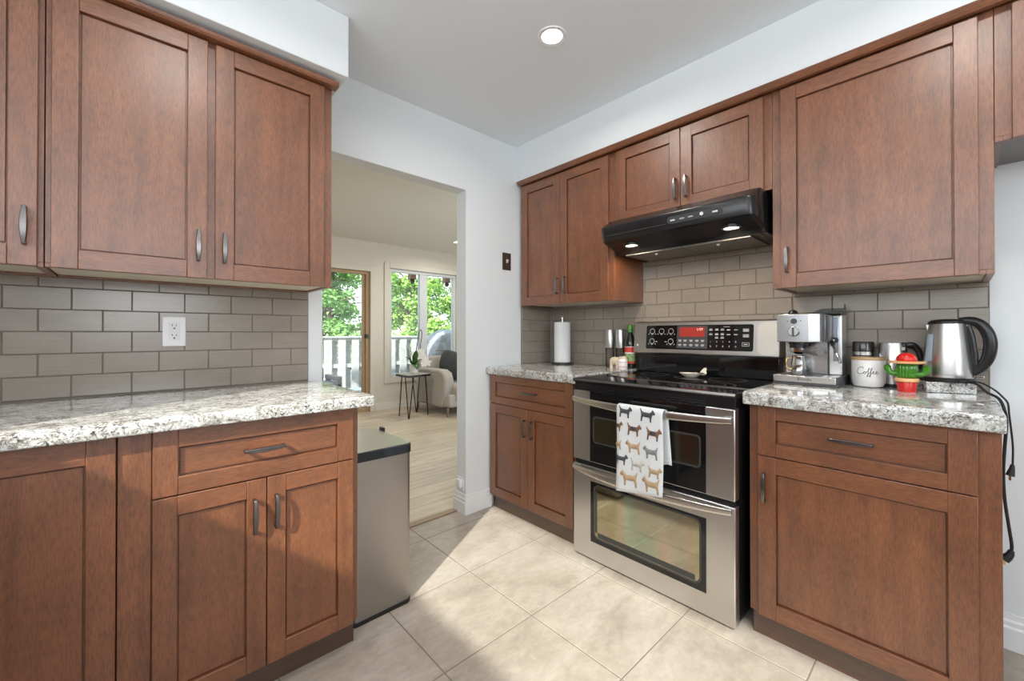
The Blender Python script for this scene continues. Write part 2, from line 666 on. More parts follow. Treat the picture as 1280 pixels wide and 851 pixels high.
def baseboard(name, F, u0, u1, d0=0.0, h=0.125, mat=None):
    mb = MB(F)
    prof = [(d0, 0), (d0 + 0.016, 0), (d0 + 0.016, h * 0.62), (d0 + 0.012, h * 0.68), (d0 + 0.012, h * 0.80), (d0 + 0.008, h * 0.86), (d0 + 0.006, h), (d0, h)]
    mb.prism_u(prof, u0, u1)
    return struct(mb, name, mat or TRIMW, smooth=0)


bb = MB(FA)
h = 0.125
for (k0, k1, e) in ((0, 0.078, 0.016), (0.078, 0.10, 0.012), (0.10, 0.125, 0.007)):
    bb.box(-0.8025 - e, -0.60, -0.1 - e, e, k0, k1)
struct(bb, 'baseboard_back', TRIMW, bevel=0.002)
baseboard('baseboard_right', FB, 2.192, 4.58)
th = MB()
th.box(-1.669, -0.8025, 0.075, 0.125, -0.002, 0.008)
struct(th, 'trim_3', plain('threshold_wood', (0.33, 0.235, 0.15), 0.45), bevel=0.003)

# living room beyond the opening
FARY = 3.73
lf = MB()
lf.box(-3.3, 3.2, 0.101, FARY + 0.15, -0.12, 0.0)
struct(lf, 'floor.001', PLANK, smooth=0)
lc = MB()
lc.box(-3.3, 3.2, 0.1, FARY + 0.15, 2.49, 2.6)
lc.box(-3.3, 3.2, 0.1, 1.12, 2.34, 2.4899)
struct(lc, 'ceiling.001', BEIGEC)
fw_ = MB()
us = [-3.3, -1.75, 0.20, 0.50, 1.725, 3.2]
zs = [0, 0.475, 2.05, 2.135, 2.6]
def far_hole(u, z):
    return (-1.75 < u < 0.20 and z < 2.05) or (0.50 < u < 1.725 and 0.475 < z < 2.135)
wall_grid(fw_, us, zs, FARY, FARY + 0.13, far_hole)
struct(fw_, 'wall_far', BEIGE)
we = MB()
we.box(3.05, 3.2, 0.1, FARY, 0, 2.6)
struct(we, 'wall_east', BEIGE)
ww = MB()
ww.box(-3.3, -3.15, 0.1, FARY, 0, 2.6)
struct(ww, 'wall_west', BEIGE)
bf = MB()
for (k0, k1, e) in ((0, 0.075, 0.016), (0.075, 0.10, 0.010)):
    bf.box(0.275, 3.05, FARY - e, FARY, k0, k1)
struct(bf, 'baseboard_far', plain('beige_trim', (0.72, 0.68, 0.61), 0.45), bevel=0.002)


def casing(name, x0, x1, z0, z1, w, sides, mat, th_=0.018):
    mb = MB()
    if 'l' in sides: mb.box(x0 - w, x0, FARY - th_, FARY, z0 - (w if 'b' in sides else 0), z1 + w)
    if 'r' in sides: mb.box(x1, x1 + w, FARY - th_, FARY, z0 - (w if 'b' in sides else 0), z1 + w)
    if 't' in sides: mb.box(x0, x1, FARY - th_, FARY, z1, z1 + w)
    if 'b' in sides: mb.box(x0, x1, FARY - th_, FARY, z0 - w, z0)
    return struct(mb, name, mat, bevel=0.003)


casing('trim_4', 0.50, 1.725, 0.475, 2.135, 0.085, 'lrtb', BEIGE)
casing('trim_5', -1.75, 0.20, 0.0, 2.05, 0.07, 'lrt', BEIGE)

# unseen dark wood run under left window, added for lower cabinets to reflect
m7 = MB()
m7.box(-3.195, -2.66, -4.5, -0.67, 0.09, 0.875)
m7.box(-3.195, -2.72, -4.5, -0.67, 0.0, 0.09)
struct(m7, 'added_dark_run', WOOD)

# patio door (sliding, tan wood surround)
dr = MB()
dr.box(-1.745, 0.195, FARY + 0.02, FARY + 0.11, 2.005, 2.045)
dr.box(0.145, 0.195, FARY + 0.02, FARY + 0.11, 0.0, 2.005)
dr.box(-1.745, -1.695, FARY + 0.02, FARY + 0.11, 0.0, 2.005)
dr.box(-1.695, 0.145, FARY + 0.0, FARY + 0.11, 0.0, 0.06)
dr.box(0.105, 0.145, FARY + 0.05, FARY + 0.09, 0.06, 2.005)
dr.box(-0.86, -0.80, FARY + 0.05, FARY + 0.09, 0.06, 2.005)
door1 = struct(dr, 'door_1', TANWOOD, bevel=0.003)
dg_ = MB()
dg_.box(-1.695, -0.86, FARY + 0.066, FARY + 0.072, 0.06, 2.005)
dg_.box(-0.80, 0.105, FARY + 0.066, FARY + 0.072, 0.06, 2.005)
dg_.build('pane', GLASS, door1)
dh = MB()
dh.box(0.135, 0.170, FARY - 0.012, FARY + 0.05, 1.075, 1.13)
dh.build('latch', BLACKP, door1, bevel=0.003)


def window(name, F, u0, u1, z0, z1, d0, d1, mull, fw=0.05, mw=0.11, mat=PVC, sill=None):
    mb = MB(F)
    mb.box(u0, u1, d0, d1, z0, z0 + fw).box(u0, u1, d0, d1, z1 - fw, z1)
    mb.box(u0, u0 + fw, d0, d1, z0 + fw, z1 - fw).box(u1 - fw, u1, d0, d1, z0 + fw, z1 - fw)
    for c in mull:
        mb.box(c - mw / 2, c + mw / 2, d0, d1, z0 + fw, z1 - fw)
    w = struct(mb, name, mat, bevel=0.003)
    g = MB(F)
    e = [u0 + fw] + [x for c in mull for x in (c - mw / 2, c + mw / 2)] + [u1 - fw]
    dm = (d0 + d1) / 2
    for i in range(0, len(e), 2):
        g.box(e[i], e[i + 1], dm - 0.003, dm + 0.003, z0 + fw, z1 - fw)
    g.build('pane', GLASS, w)
    return w


window('window_1', FI, 0.502, 1.723, 0.477, 2.133, FARY + 0.02, FARY + 0.09, [1.098], 0.045, 0.135)
window('window_2', lambda u, d, z: (-3.2 - d, u, z), -3.7, -0.9, SILL, 2.2, 0.06, 0.10, [], 0.03, 0.05)
window('window_3', lambda u, d, z: (u, -4.6 - d, z), -2.78, -1.73, 1.13, 2.2, 0.06, 0.10, [], 0.03, 0.06)


# ------------------------------------------------------------------ recessed ceiling lights
def can_light(x, y, z, label, e, color=(1, 0.955, 0.89), r=0.042):
    t = thing('recessed_light', label, 'ceiling light', (x, y, z), 'recessed ceiling lights')
    mb = MB()
    mb.lathe([(r + 0.004, -0.001), (r + 0.022, -0.001), (r + 0.020, -0.006), (r + 0.004, -0.004)], (x, y, z), 40)
    mb.build('trim_ring', TRIMW, t)
    d = MB()
    d.lathe([(0.0, -0.0025), (r + 0.004, -0.0025), (r + 0.004, -0.0005), (0, -0.0005)], (x, y, z), 40)
    d.build('lens', LAMPM, t)
    l = lamp('recessed_lamp', 'AREA', (x, y, z - 0.012), e, color, (0.09, 0.09), (0, 0, -1), spread=math.radians(165), shape='DISK')
    return t


can_light(-0.998, -0.903, CEIL, 'round recessed light in the white kitchen ceiling above the floor tiles', CAN_E)
can_light(-2.2, -1.1, CEIL, 'round recessed light in the ceiling in front of the left wall cabinets', CAN_E)
can_light(-1.0, -2.15, CEIL, 'round recessed light in the ceiling in front of the wide right wall cabinet', CAN_E)
can_light(-2.2, -2.9, CEIL, 'round recessed light in the ceiling behind the viewer', CAN_E)
can_light(1.16, 2.90, 2.49, 'recessed light in the living room ceiling, half hidden by the opening jamb', 12, (1, 0.95, 0.86))
can_light(-1.05, 2.15, 2.49, 'recessed light in the living room ceiling behind the left wall cabinets', 18, (1, 0.94, 0.83))


# ------------------------------------------------------------------ backsplash tiles
def tile_sheet(F, rows, z_rows, u0, u1, joint, name, label, rects):
    """running bond sheet: rows = list of (z0, z1, phase); rects = clip rectangles (u0,u1,z0,z1)"""
    mb = MB(F)
    P = 0.1552
    for (z0, z1, ph) in rows:
        for (ru0, ru1, rz0, rz1) in rects:
            a, b_ = max(z0, rz0), min(z1, rz1)
            if b_ - a < 0.006:
                continue
            k = math.floor((ru0 - joint - ph) / P)
            u = joint + ph + k * P
            while u < ru1:
                l, r = max(u, ru0), min(u + P, ru1)
                u += P
                if r - l < 0.006:
                    continue
                g, hgt = 0.0010, 0.006
                o = [(l, a), (r, a), (r, b_), (l, b_)]
                i1 = [(l + g, a + g), (r - g, a + g), (r - g, b_ - g), (l + g, b_ - g)]
                q = g + 0.0016
                i2 = [(l + q, a + q), (r - q, a + q), (r - q, b_ - q), (l + q, b_ - q)]
                vs = [(x, 0.0045, z) for x, z in o] + [(x, 0.0045, z) for x, z in i1] + [(x, hgt + 0.0012, z) for x, z in i2]
                mb.add(vs, [(k2, (k2 + 1) % 4, (k2 + 1) % 4 + 4, k2 + 4) for k2 in range(4)], 1)
                mb.add(vs, [(k2 + 4, (k2 + 1) % 4 + 4, (k2 + 1) % 4 + 8, k2 + 8) for k2 in range(4)] + [(8, 9, 10, 11)], 0)
    for (ru0, ru1, rz0, rz1) in rects:
        mb.box(ru0, ru1, 0.0005, 0.0046, rz0, rz1, 1)
    o = mb.build(name, [TILE, GROUT], smooth=0)
    tag(o, label, 'backsplash')
    return o


def rows_from(z0, n, pitch, ph0):
    return [(z0 + pitch * k, z0 + pitch * (k + 1), (0.0 if (k % 2 == ph0) else 0.0776)) for k in range(-1, n)]


tile_sheet(FA, rows_from(0.922, 6, 0.0763, 0), None, None, None, -2.509, 'tile_backsplash',
           'taupe glazed brick tiles on the left wall above the long granite worktop', [(-3.19, -1.735, 0.917, 1.345)])
tile_sheet(FB, rows_from(0.926, 12, 0.0787, 0), None, None, None, 1.877, 'tile_backsplash',
           'taupe brick tiles on the right wall behind the stove and kettle', [(0.007, 0.777, 0.926, 1.338), (0.777, 1.57, 0.926, 1.775), (1.57, 2.190, 0.926, 1.338)])
tile_sheet(FA, rows_from(0.926, 6, 0.0787, 0), None, None, None, -0.157, 'tile_backsplash',
           'narrow taupe tile return in the corner left of the paper towel roll', [(-0.321, -0.0075, 0.926, 1.338)])


# ------------------------------------------------------------------ cabinets
def pull(F, u, z, L, d, vertical, parent):
    """arched pewter bar pull on two posts, centred on (u, z), springing from the face at distance d"""
    mb = MB(F)
    n = 13
    rings = []
    for i in range(n):
        s = i / (n - 1) * 2 - 1
        a = s * L / 2
        out = d + 0.021 + 0.0065 * (1 - s * s)
        w = 0.0042 + 0.0042 * (1 - s * s)
        t = 0.0032
        if vertical:
            rings.append([(u - w, out - t, z + a), (u + w, out - t, z + a), (u + w * 0.8, out + t, z + a), (u - w * 0.8, out + t, z + a)])
        else:
            rings.append([(u + a, out - t, z - w), (u + a, out - t, z + w), (u + a, out + t, z + w * 0.8), (u + a, out + t, z - w * 0.8)])
    mb.loft(rings)
    for s in (-1, 1):
        a = s * (L / 2 - 0.004)
        if vertical:
            mb.box(u - 0.0045, u + 0.0045, d - 0.0005, d + 0.0225, z + a - 0.005, z + a + 0.005)
        else:
            mb.box(u + a - 0.005, u + a + 0.005, d - 0.0005, d + 0.0225, z - 0.0045, z + 0.0045)
    return mb.build('handle', PEWTER, parent, bevel=0.001, smooth=60)


def shaker(F, wx, u0, u1, z0, z1, d0, parent, name='door', st=0.055, rail=0.057, handle=None, th_=0.019):
    """frame-and-panel front: stiles and rails in one mesh, recessed panel and handle as its pieces"""
    d1 = d0 + th_
    mb = MB(F)
    mb.box(u0, u0 + st, d0, d1, z0, z1, 0)
    mb.box(u1 - st, u1, d0, d1, z0, z1, 0)
    mb.box(u0 + st, u1 - st, d0, d1, z0, z0 + rail, 1)
    mb.box(u0 + st, u1 - st, d0, d1, z1 - rail, z1, 1)
    o = mb.build(name, [WOOD, wx], parent, bevel=0.0016)
    a0, a1, b0, b1 = u0 + st, u1 - st, z0 + rail, z1 - rail
    g = 0.0042                                # groove between the frame and the recessed panel
    p = MB(F)
    p.box(a0 + g, a1 - g, d0 + 0.003, d1 - 0.0095, b0 + g, b1 - g)
    p.build('panel', wx if name == 'drawer' else WOOD, o, bevel=0.0012)
    k = MB(F)
    k.box(a0 - 0.003, a1 + 0.003, d0 + 0.0005, d0 + 0.0029, b0 - 0.003, b1 + 0.003)
    k.build('groove_back', WOOD, o, smooth=0)
    if handle:
        pull(F, handle[0], handle[1], handle[3] if len(handle) > 3 else 0.105, d1, handle[2] == 'v', o)
    return o


# ---- left wall cabinets (wall_back)
UA0, UA1 = 0.320, 0.3395
def upper_cab_A(u0, u1, label, doors, end_right=False):
    t = thing('wall_cabinet', label, 'cabinet', ((u0 + u1) / 2, -0.17, 1.336))
    c = MB(FA)
    c.box(u0, u1, 0.008, UA0 - 0.001, 1.350, 2.199)
    c.box(u1 - 0.018, u1, 0.008, UA0 - 0.001, 1.336, 1.350)
    c.box(u0, u1 - 0.018, 0.008, 0.055, 1.336, 1.350)
    c.box(u0, u1 - 0.018, UA0 - 0.02, UA0 - 0.001, 1.3375, 1.350)
    c.build('cabinet_body', WOOD, t, bevel=0.001)
    b = MB(FA)
    b.box(u0 + 0.002, u1 - 0.019, 0.056, UA0 - 0.0205, 1.343, 1.3499)
    b.build('bottom_panel', CREAM, t)
    for (a, e, hd) in doors:
        shaker(FA, WOODX, a, e, 1.336, 2.165, UA0, t, handle=hd)
    return t


upper_cab_A(-2.539, -1.7366, 'two-door cherry wood wall cabinet above the left worktop, beside the opening',
            [(-2.5262, -2.1614, (-2.187, 1.447, 'v')), (-2.1387, -1.7715, (-2.113, 1.447, 'v'))])
upper_cab_A(-2.95, -2.541, 'cherry wall cabinet at the left picture edge, only one door with a pull showing',
            [(-2.94, -2.5515, (-2.574, 1.447, 'v'))])


def crown(F, poly, label, ends):
    mb = MB(F)
    mb.prism_u(poly, ends[0], ends[1])
    o = mb.build('crown_moulding', WOODX if F is FA else WOODY, None, bevel=0.0015, smooth=0)
    return tag(o, label, 'moulding')


crown(FA, [(0.3205, 2.188), (0.370, 2.188), (0.372, 2.184), (0.368, 2.176), (0.362, 2.170), (0.3205, 2.170)],
      'dark cherry crown strip along the top of the left wall cabinets', (-3.19, -1.722))
crown(FB, [(0.347, 2.2055), (0.379, 2.2055), (0.381, 2.199), (0.374, 2.188), (0.366, 2.179), (0.3475, 2.178)],
      'cherry crown strip along the top of the right wall cabinets and over the hood', (0.018, 2.70))

# left base run
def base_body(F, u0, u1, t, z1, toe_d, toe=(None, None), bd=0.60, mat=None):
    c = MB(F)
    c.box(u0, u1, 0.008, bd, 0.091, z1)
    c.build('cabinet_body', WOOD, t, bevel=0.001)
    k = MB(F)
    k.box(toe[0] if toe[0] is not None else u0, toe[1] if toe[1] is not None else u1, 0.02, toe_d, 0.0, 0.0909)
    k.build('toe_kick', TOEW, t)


t = thing('base_cabinet', 'cherry base cabinet with one drawer over two doors, beside the steel bin', 'cabinet', (-2.03, -0.3, 0))
base_body(FA, -2.3795, -1.7366, t, 0.8755, 0.5775, (None, -1.742))
shaker(FA, WOODX, -2.3097, -1.76, 0.6905, 0.8735, 0.6005, t, 'drawer', 0.055, 0.050, (-2.042, 0.783, 'h', 0.112))
shaker(FA, WOODX, -2.3097, -2.0365, 0.0914, 0.6868, 0.6005, t, 'door', 0.053, 0.055, (-2.07, 0.576, 'v'))
shaker(FA, WOODX, -2.0335, -1.76, 0.0914, 0.6868, 0.6005, t, 'door', 0.053, 0.055, (-2.010, 0.577, 'v'))
fp = MB(FA)
fp.box(-2.3785, -2.312, 0.6002, 0.612, 0.0914, 0.8735)
fp.build('filler_panel', WOOD, t, bevel=0.001)
t = thing('base_cabinet', 'cherry base cabinet with one tall door at the lower left picture edge', 'cabinet', (-2.6, -0.3, 0))
base_body(FA, -2.95, -2.3805, t, 0.8755, 0.5775)
shaker(FA, WOODX, -2.85, -2.3815, 0.0914, 0.8735, 0.6005, t, 'door', 0.055, 0.062)


def worktop(F, u0, u1, d1, z0, z1, label, d0=0.0075, r=0.012):
    mb = MB(F)
    prof = [(d0, z0)]
    n = 5
    for i in range(n + 1):
        a = -PI / 2 + PI / 2 * i / n
        prof.append((d1 - r + r * math.cos(a), z0 + r * 0.5 + r * 0.5 * math.sin(a)))
    for i in range(n + 1):
        a = PI / 2 * i / n
        prof.append((d1 - r + r * math.cos(a), z1 - r + r * math.sin(a)))
    prof.append((d0, z1))
    mb.prism_u(prof, u0, u1)
    o = mb.build('granite_worktop', GRANITE, None, bevel=0.004, smooth=40)
    return tag(o, label, 'worktop')


worktop(FA, -2.95, -1.694, 0.655, 0.8765, 0.917, 'long speckled granite worktop over the left base cabinets')

# ---- right wall cabinets (wall_right); u runs to the viewer's right
UB0, UB1 = 0.326, 0.345
def upper_body(u0, u1, z0, t, under=True, right=True, left=True):
    c = MB(FB)
    c.box(u0, u1, 0.008, UB0 - 0.001, z0 + 0.016, 2.204)
    if right: c.box(u1 - 0.018, u1, 0.008, UB0 - 0.001, z0, z0 + 0.016)
    if left: c.box(u0, u0 + 0.018, 0.008, UB0 - 0.001, z0, z0 + 0.016)
    c.box(u0 + 0.018, u1 - 0.018, UB0 - 0.02, UB0 - 0.001, z0 + 0.001, z0 + 0.016)
    c.build('cabinet_body', WOOD, t, bevel=0.001)
    b = MB(FB)
    b.box(u0 + 0.019, u1 - 0.019, 0.009, UB0 - 0.021, z0 + 0.008, z0 + 0.0159)
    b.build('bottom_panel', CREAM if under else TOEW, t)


t = thing('wall_cabinet', 'two-door cherry wall cabinet in the corner above the paper towel roll', 'cabinet', (-0.17, -0.40, 1.335))
upper_body(0.012, 0.7772, 1.335, t)
shaker(FB, WOODY, 0.030, 0.3815, 1.335, 2.172, UB0, t, handle=(0.366, 1.449, 'v'))
shaker(FB, WOODY, 0.3845, 0.747, 1.335, 2.172, UB0, t, handle=(0.430, 1.449, 'v'))
t = thing('wall_cabinet', 'short two-door cherry wall cabinet directly above the black range hood', 'cabinet', (-0.17, -1.17, 1.762))
upper_body(0.7782, 1.5697, 1.7665, t, False)
shaker(FB, WOODY, 0.806, 1.171, 1.7675, 2.172, UB0, t, handle=(1.150, 1.869, 'v'))
shaker(FB, WOODY, 1.174, 1.5395, 1.7675, 2.172, UB0, t, handle=(1.205, 1.869, 'v'))
t = thing('wall_cabinet', 'wide single-door cherry wall cabinet above the kettle and espresso machine', 'cabinet', (-0.17, -1.88, 1.335))
upper_body(1.5707, 2.190, 1.335, t)
shaker(FB, WOODY, 1.605, 2.1568, 1.335, 2.172, UB0, t, handle=(1.629, 1.450, 'v'))
t = thing('wall_cabinet', 'high cherry wall cabinet cut off by the upper right picture edge', 'cabinet', (-0.17, -2.6, 1.75))
upper_body(2.191, 3.02, 1.755, t, False)
shaker(FB, WOODY, 2.226, 2.62, 1.752, 2.172, UB0, t)
shaker(FB, WOODY, 2.623, 3.01, 1.752, 2.172, UB0, t)

t = thing('base_cabinet', 'narrow cherry base cabinet with drawer and two doors, left of the stove', 'cabinet', (-0.3, -0.38, 0))
base_body(FB, 0.017, 0.745, t, 0.8755, 0.586)
shaker(FB, WOODY, 0.0183, 0.7122, 0.6905, 0.8735, 0.6005, t, 'drawer', 0.052, 0.045, (0.387, 0.786, 'h', 0.112))
shaker(FB, WOODY, 0.0183, 0.3656, 0.0914, 0.6868, 0.6005, t, 'door', 0.053, 0.055, (0.344, 0.572, 'v'))
shaker(FB, WOODY, 0.3686, 0.7122, 0.0914, 0.6868, 0.6005, t, 'door', 0.053, 0.055, (0.405, 0.571, 'v'))
t = thing('base_cabinet', 'wide cherry base cabinet with one drawer and one large door, right of the stove', 'cabinet', (-0.3, -1.87, 0))
base_body(FB, 1.564, 2.190, t, 0.8755, 0.586, (1.572, None))
shaker(FB, WOODY, 1.597, 2.1455, 0.6905, 0.8735, 0.6005, t, 'drawer', 0.058, 0.048, (1.870, 0.790, 'h', 0.112))
shaker(FB, WOODY, 1.597, 2.1455, 0.0914, 0.6868, 0.6005, t, 'door', 0.058, 0.060, (1.620, 0.574, 'v'))
BZ = 0.926
worktop(FB, 0.0075, 0.7625, 0.645, 0.8765, BZ, 'small granite worktop in the corner under the paper towel roll', 0.0075)
worktop(FB, 1.5545, 2.196, 0.652, 0.8765, BZ, 'granite worktop right of the stove carrying kettle and espresso machine', 0.0075)

# ------------------------------------------------------------------ stove
R0, R1 = 0.768, 1.540
rg = thing('kitchen_stove', 'stainless steel double-oven electric stove with black glass top between the right base cabinets', 'stove', (-0.35, -1.154, 0))
m = MB(FB)
m.box(R0 + 0.004, R1 - 0.004, 0.03, 0.640, 0.03, 0.893)
m.build('body', BLACKM, rg, bevel=0.003)
for (u, d) in ((R0 + 0.04, 0.08), (R1 - 0.04, 0.08), (R0 + 0.04, 0.60), (R1 - 0.04, 0.60)):
    m = MB(FB)
    m.lathe([(0.016, 0.0), (0.016, 0.006), (0.009, 0.008), (0.009, 0.031)], (u, d, 0), 16)
    m.build('foot', BLACKP, rg)
m = MB(FB)
prof = [(0.085, 0.894), (0.672, 0.894), (0.684, 0.899), (0.686, 0.906), (0.680, 0.914), (0.670, 0.9165), (0.085, 0.9165)]
m.prism_u(prof, R0 - 0.001, R1 + 0.001)
ct = m.build('cooktop', BLACKG, rg, bevel=0.0015, smooth=30)
m = MB(FB)
m.prism_u([(0.6805, 0.9135), (0.6875, 0.9065), (0.6875, 0.9045), (0.690, 0.9045), (0.690, 0.907), (0.683, 0.9155)], R0 - 0.001, R1 + 0.001)
m.build('front_trim', plain('edge_steel', (0.16, 0.16, 0.16), 0.35, metal=1.0), ct)


def ring(mb, u, d, r, w, z, seg=56, m=0):
    vs = [(u + rr * math.cos(2 * PI * i / seg), d + rr * math.sin(2 * PI * i / seg), z) for rr in (r - w, r) for i in range(seg)]
    mb.add(vs, [(i, (i + 1) % seg, (i + 1) % seg + seg, i + seg) for i in range(seg)], m)


for (u, d, r, r2) in ((0.965, 0.47, 0.095, 0.06), (1.345, 0.45, 0.115, 0.075), (0.965, 0.215, 0.075, 0), (1.345, 0.215, 0.085, 0), (1.155, 0.25, 0.055, 0)):
    m = MB(FB)
    ring(m, u, d, r, 0.0022, 0.9168)
    ring(m, u, d, r - 0.009, 0.0012, 0.9168)
    if r2: ring(m, u, d, r2, 0.0022, 0.9168)
    m.build('burner_ring', plain('burner_print', (0.16, 0.155, 0.15), 0.3), ct, smooth=0)

# control backguard
m = MB(FB)
m.box(R0 + 0.006, R1 - 0.006, 0.02, 0.085, 0.9167, 1.035)
m.build('backguard', BLACKG, rg, bevel=0.004)
m = MB(FB)
m.prism_u([(0.012, 1.030), (0.100, 1.026), (0.106, 1.032), (0.090, 1.205), (0.078, 1.214), (0.012, 1.214)], R0 + 0.001, R1 - 0.001)
hs = m.build('control_housing', STEEL, rg, bevel=0.004, smooth=30)


def slope_d(z): return 0.106 - (z - 1.032) * (0.016 / 0.173)
m = MB(FB)
pp = rrect(1.443, 1.530, 1.040, 1.198, 0.03)
m.loft([[(u, slope_d(z) - 0.002, z) for u, z in pp], [(u, slope_d(z) + 0.0012, z) for u, z in pp]])
m.build('corner_plate', plain('satin_steel', (0.66, 0.62, 0.57), 0.45, metal=0.7), hs, smooth=30)
m = MB(FB)
pp = rrect(0.850, 1.426, 1.054, 1.190, 0.010)
m.loft([[(u, slope_d(z) - 0.002, z) for u, z in pp], [(u, slope_d(z) + 0.0015, z) for u, z in pp]])
def on(z): return slope_d(z) + 0.0022
def mark(u, z, w, h_, mm=0):
    m.add([(u - w / 2, on(z - h_ / 2) , z - h_ / 2), (u + w / 2, on(z - h_ / 2), z - h_ / 2), (u + w / 2, on(z + h_ / 2), z + h_ / 2), (u - w / 2, on(z + h_ / 2), z + h_ / 2)], [(0, 1, 2, 3)], mm + 1)
def ringv(u, z, r, w, seg=28):
    vs = [(u + rr * math.cos(2 * PI * i / seg), on(z + rr * math.sin(2 * PI * i / seg)), z + rr * math.sin(2 * PI * i / seg)) for rr in (r - w, r) for i in range(seg)]
    m.add(vs, [(i, (i + 1) % seg, (i + 1) % seg + seg, i + seg) for i in range(seg)], 2)
for (u, z) in ((0.888, 1.156), (0.945, 1.156), (1.002, 1.156), (0.888, 1.098), (1.002, 1.098)):
    ringv(u, z, 0.0165, 0.0035)
    mark(u, z - 0.016, 0.007, 0.008)
    for s in (-1, 1):
        mark(u + s * 0.021, z - 0.016, 0.004, 0.005)
mark(0.915, 1.096, 0.012, 0.004); mark(0.972, 1.096, 0.012, 0.004)
for i, u in enumerate((1.056, 1.085, 1.118, 1.150, 1.180)):
    for z in (1.106, 1.082):
        mark(u, z, 0.018, 0.004)
        mark(u, z - 0.006, 0.013, 0.003)
for z, us_ in ((1.162, (1.222, 1.252, 1.280, 1.310, 1.345)), (1.138, (1.222, 1.252, 1.280, 1.310, 1.345)), (1.120, (1.252, 1.280))):
    for u in us_:
        mark(u, z, 0.017, 0.004)
        if u < 1.30: mark(u, z + 0.006, 0.014, 0.003, 1)
for s, (u, z) in zip('1234567890', [(1.222 + 0.031 * (i % 5), 1.100 - 0.024 * (i // 5)) for i in range(10)]):
    put_text(m, s, 0.013, u, on(z) + 0.0003, z, 1)
mark(1.392, 1.160, 0.028, 0.016, 1); mark(1.392, 1.160, 0.02, 0.004)
mark(1.392, 1.132, 0.028, 0.016, 1); mark(1.392, 1.130, 0.02, 0.004)
for (w, z) in ((0.032, 1.098), (0.032, 1.080)):
    mark(1.392, z, w, 0.0015)
mark(1.376, 1.089, 0.0015, 0.018); mark(1.408, 1.089, 0.0015, 0.018); mark(1.392, 1.089, 0.018, 0.004)
mark(1.30, 1.178, 0.03, 0.003, 1)
cp = m.build('control_panel', [BLACKG, LGREY, MGREY], hs, smooth=30)
m = MB(FB)
pp = rrect(1.038, 1.205, 1.062, 1.186, 0.004)
m.loft([[(u, slope_d(z) + 0.0012, z) for u, z in pp], [(u, slope_d(z) + 0.0020, z) for u, z in pp]])
m.build('display_surround', DGREY, cp, smooth=0)
m = MB(FB)
pp = rrect(1.053, 1.190, 1.126, 1.178, 0.003)
m.loft([[(u, slope_d(z) + 0.0018, z) for u, z in pp], [(u, slope_d(z) + 0.0026, z) for u, z in pp]])
m.build('clock_display', DISP, cp, smooth=0)
m = MB(FB)
put_text(m, '1:27', 0.020, 1.163, slope_d(1.166) + 0.0032, 1.164)
m.build('clock_digits', DISPD, cp, smooth=0)
m = MB(FB)
m.lathe([(0, -0.0), (0.006, 0.0), (0.006, 0.002), (0, 0.002)], (0, 0, 0), 18)
m.v = [(-(slope_d(1.075) + 0.0005) - (p[2]), -0.795 + p[1], 1.075 + p[0]) for p in m.v]
m.build('round_badge', LGREY, hs)

# front: vent strip, upper oven, lower oven
m = MB(FB)
m.box(R0 + 0.002, R1 - 0.002, 0.640, 0.672, 0.858, 0.8938)
for i in range(3):
    m.box(R0 + 0.11, R1 - 0.11, 0.672, 0.6745, 0.863 + i * 0.009, 0.867 + i * 0.009)
m.build('vent_strip', BLACKM, rg, bevel=0.0015)


def oven_handle(z, d0, bulge, parent):
    mb = MB(FB)
    n = 25
    rings = []
    a0, a1 = R0 + 0.004, R1 - 0.010
    for i in range(n):
        s = i / (n - 1)
        u = a0 + (a1 - a0) * s
        k = math.sin(PI * min(max(s, 0.0), 1.0)) ** 0.8
        dc = d0 + 0.010 + bulge * k
        zz = z - 0.010 * k
        hh = 0.012 + 0.0055 * k
        tt = 0.0045 + 0.0015 * k
        rings.append([(u, dc + tt * math.copysign(abs(math.cos(a)) ** 0.5, math.cos(a)), zz + hh * math.copysign(abs(math.sin(a)) ** 0.5, math.sin(a))) for a in [2 * PI * (j + 0.5) / 16 for j in range(16)]])
    mb.loft(rings)
    mb.box(a0, a0 + 0.03, d0 - 0.002, d0 + 0.012, z - 0.010, z + 0.010)
    mb.box(a1 - 0.03, a1, d0 - 0.002, d0 + 0.012, z - 0.010, z + 0.010)
    return mb.build('oven_handle', STEELH, parent, bevel=0.001, smooth=50)


def oven_door(z0, z1, g, win, hz, bulge, gm, name):
    mb = MB(FB)
    mb.box(R0, R1, 0.6405, 0.683, z0, z1)
    o = mb.build(name, STEELV, rg, bevel=0.004)
    k = MB(FB)
    k.box(g[0], g[1], 0.680, 0.6845, g[2], g[3])
    gl = k.build('glass_front', BLACKG, o, bevel=0.001)
    w = MB(FB)
    po = rrect(win[0], win[1], win[2], win[3], win[4])
    pi_ = rrect(win[0] + 0.008, win[1] - 0.008, win[2] + 0.008, win[3] - 0.008, max(win[4] - 0.006, 0.003))
    n = len(po)
    w.add([(u, 0.68475, z) for u, z in po] + [(u, 0.68475, z) for u, z in pi_], [(i, (i + 1) % n, (i + 1) % n + n, i + n) for i in range(n)], 1)
    w.add([(u, 0.68475, z) for u, z in pi_], [tuple(range(n))], 0)
    if name == 'lower_oven_door':
        w.box(win[0] + 0.025, win[1] - 0.025, 0.684, 0.6850, win[2] + 0.010, win[2] + 0.034, 1)
        w.box(win[0] + 0.009, win[0] + 0.022, 0.684, 0.6850, win[2] + 0.03, win[3] - 0.03, 1)
    w.build('oven_window', [gm, plain('window_edge_grey', (0.05, 0.052, 0.05), 0.2)], gl, smooth=0)
    oven_handle(hz, 0.683, bulge, o)
    return o


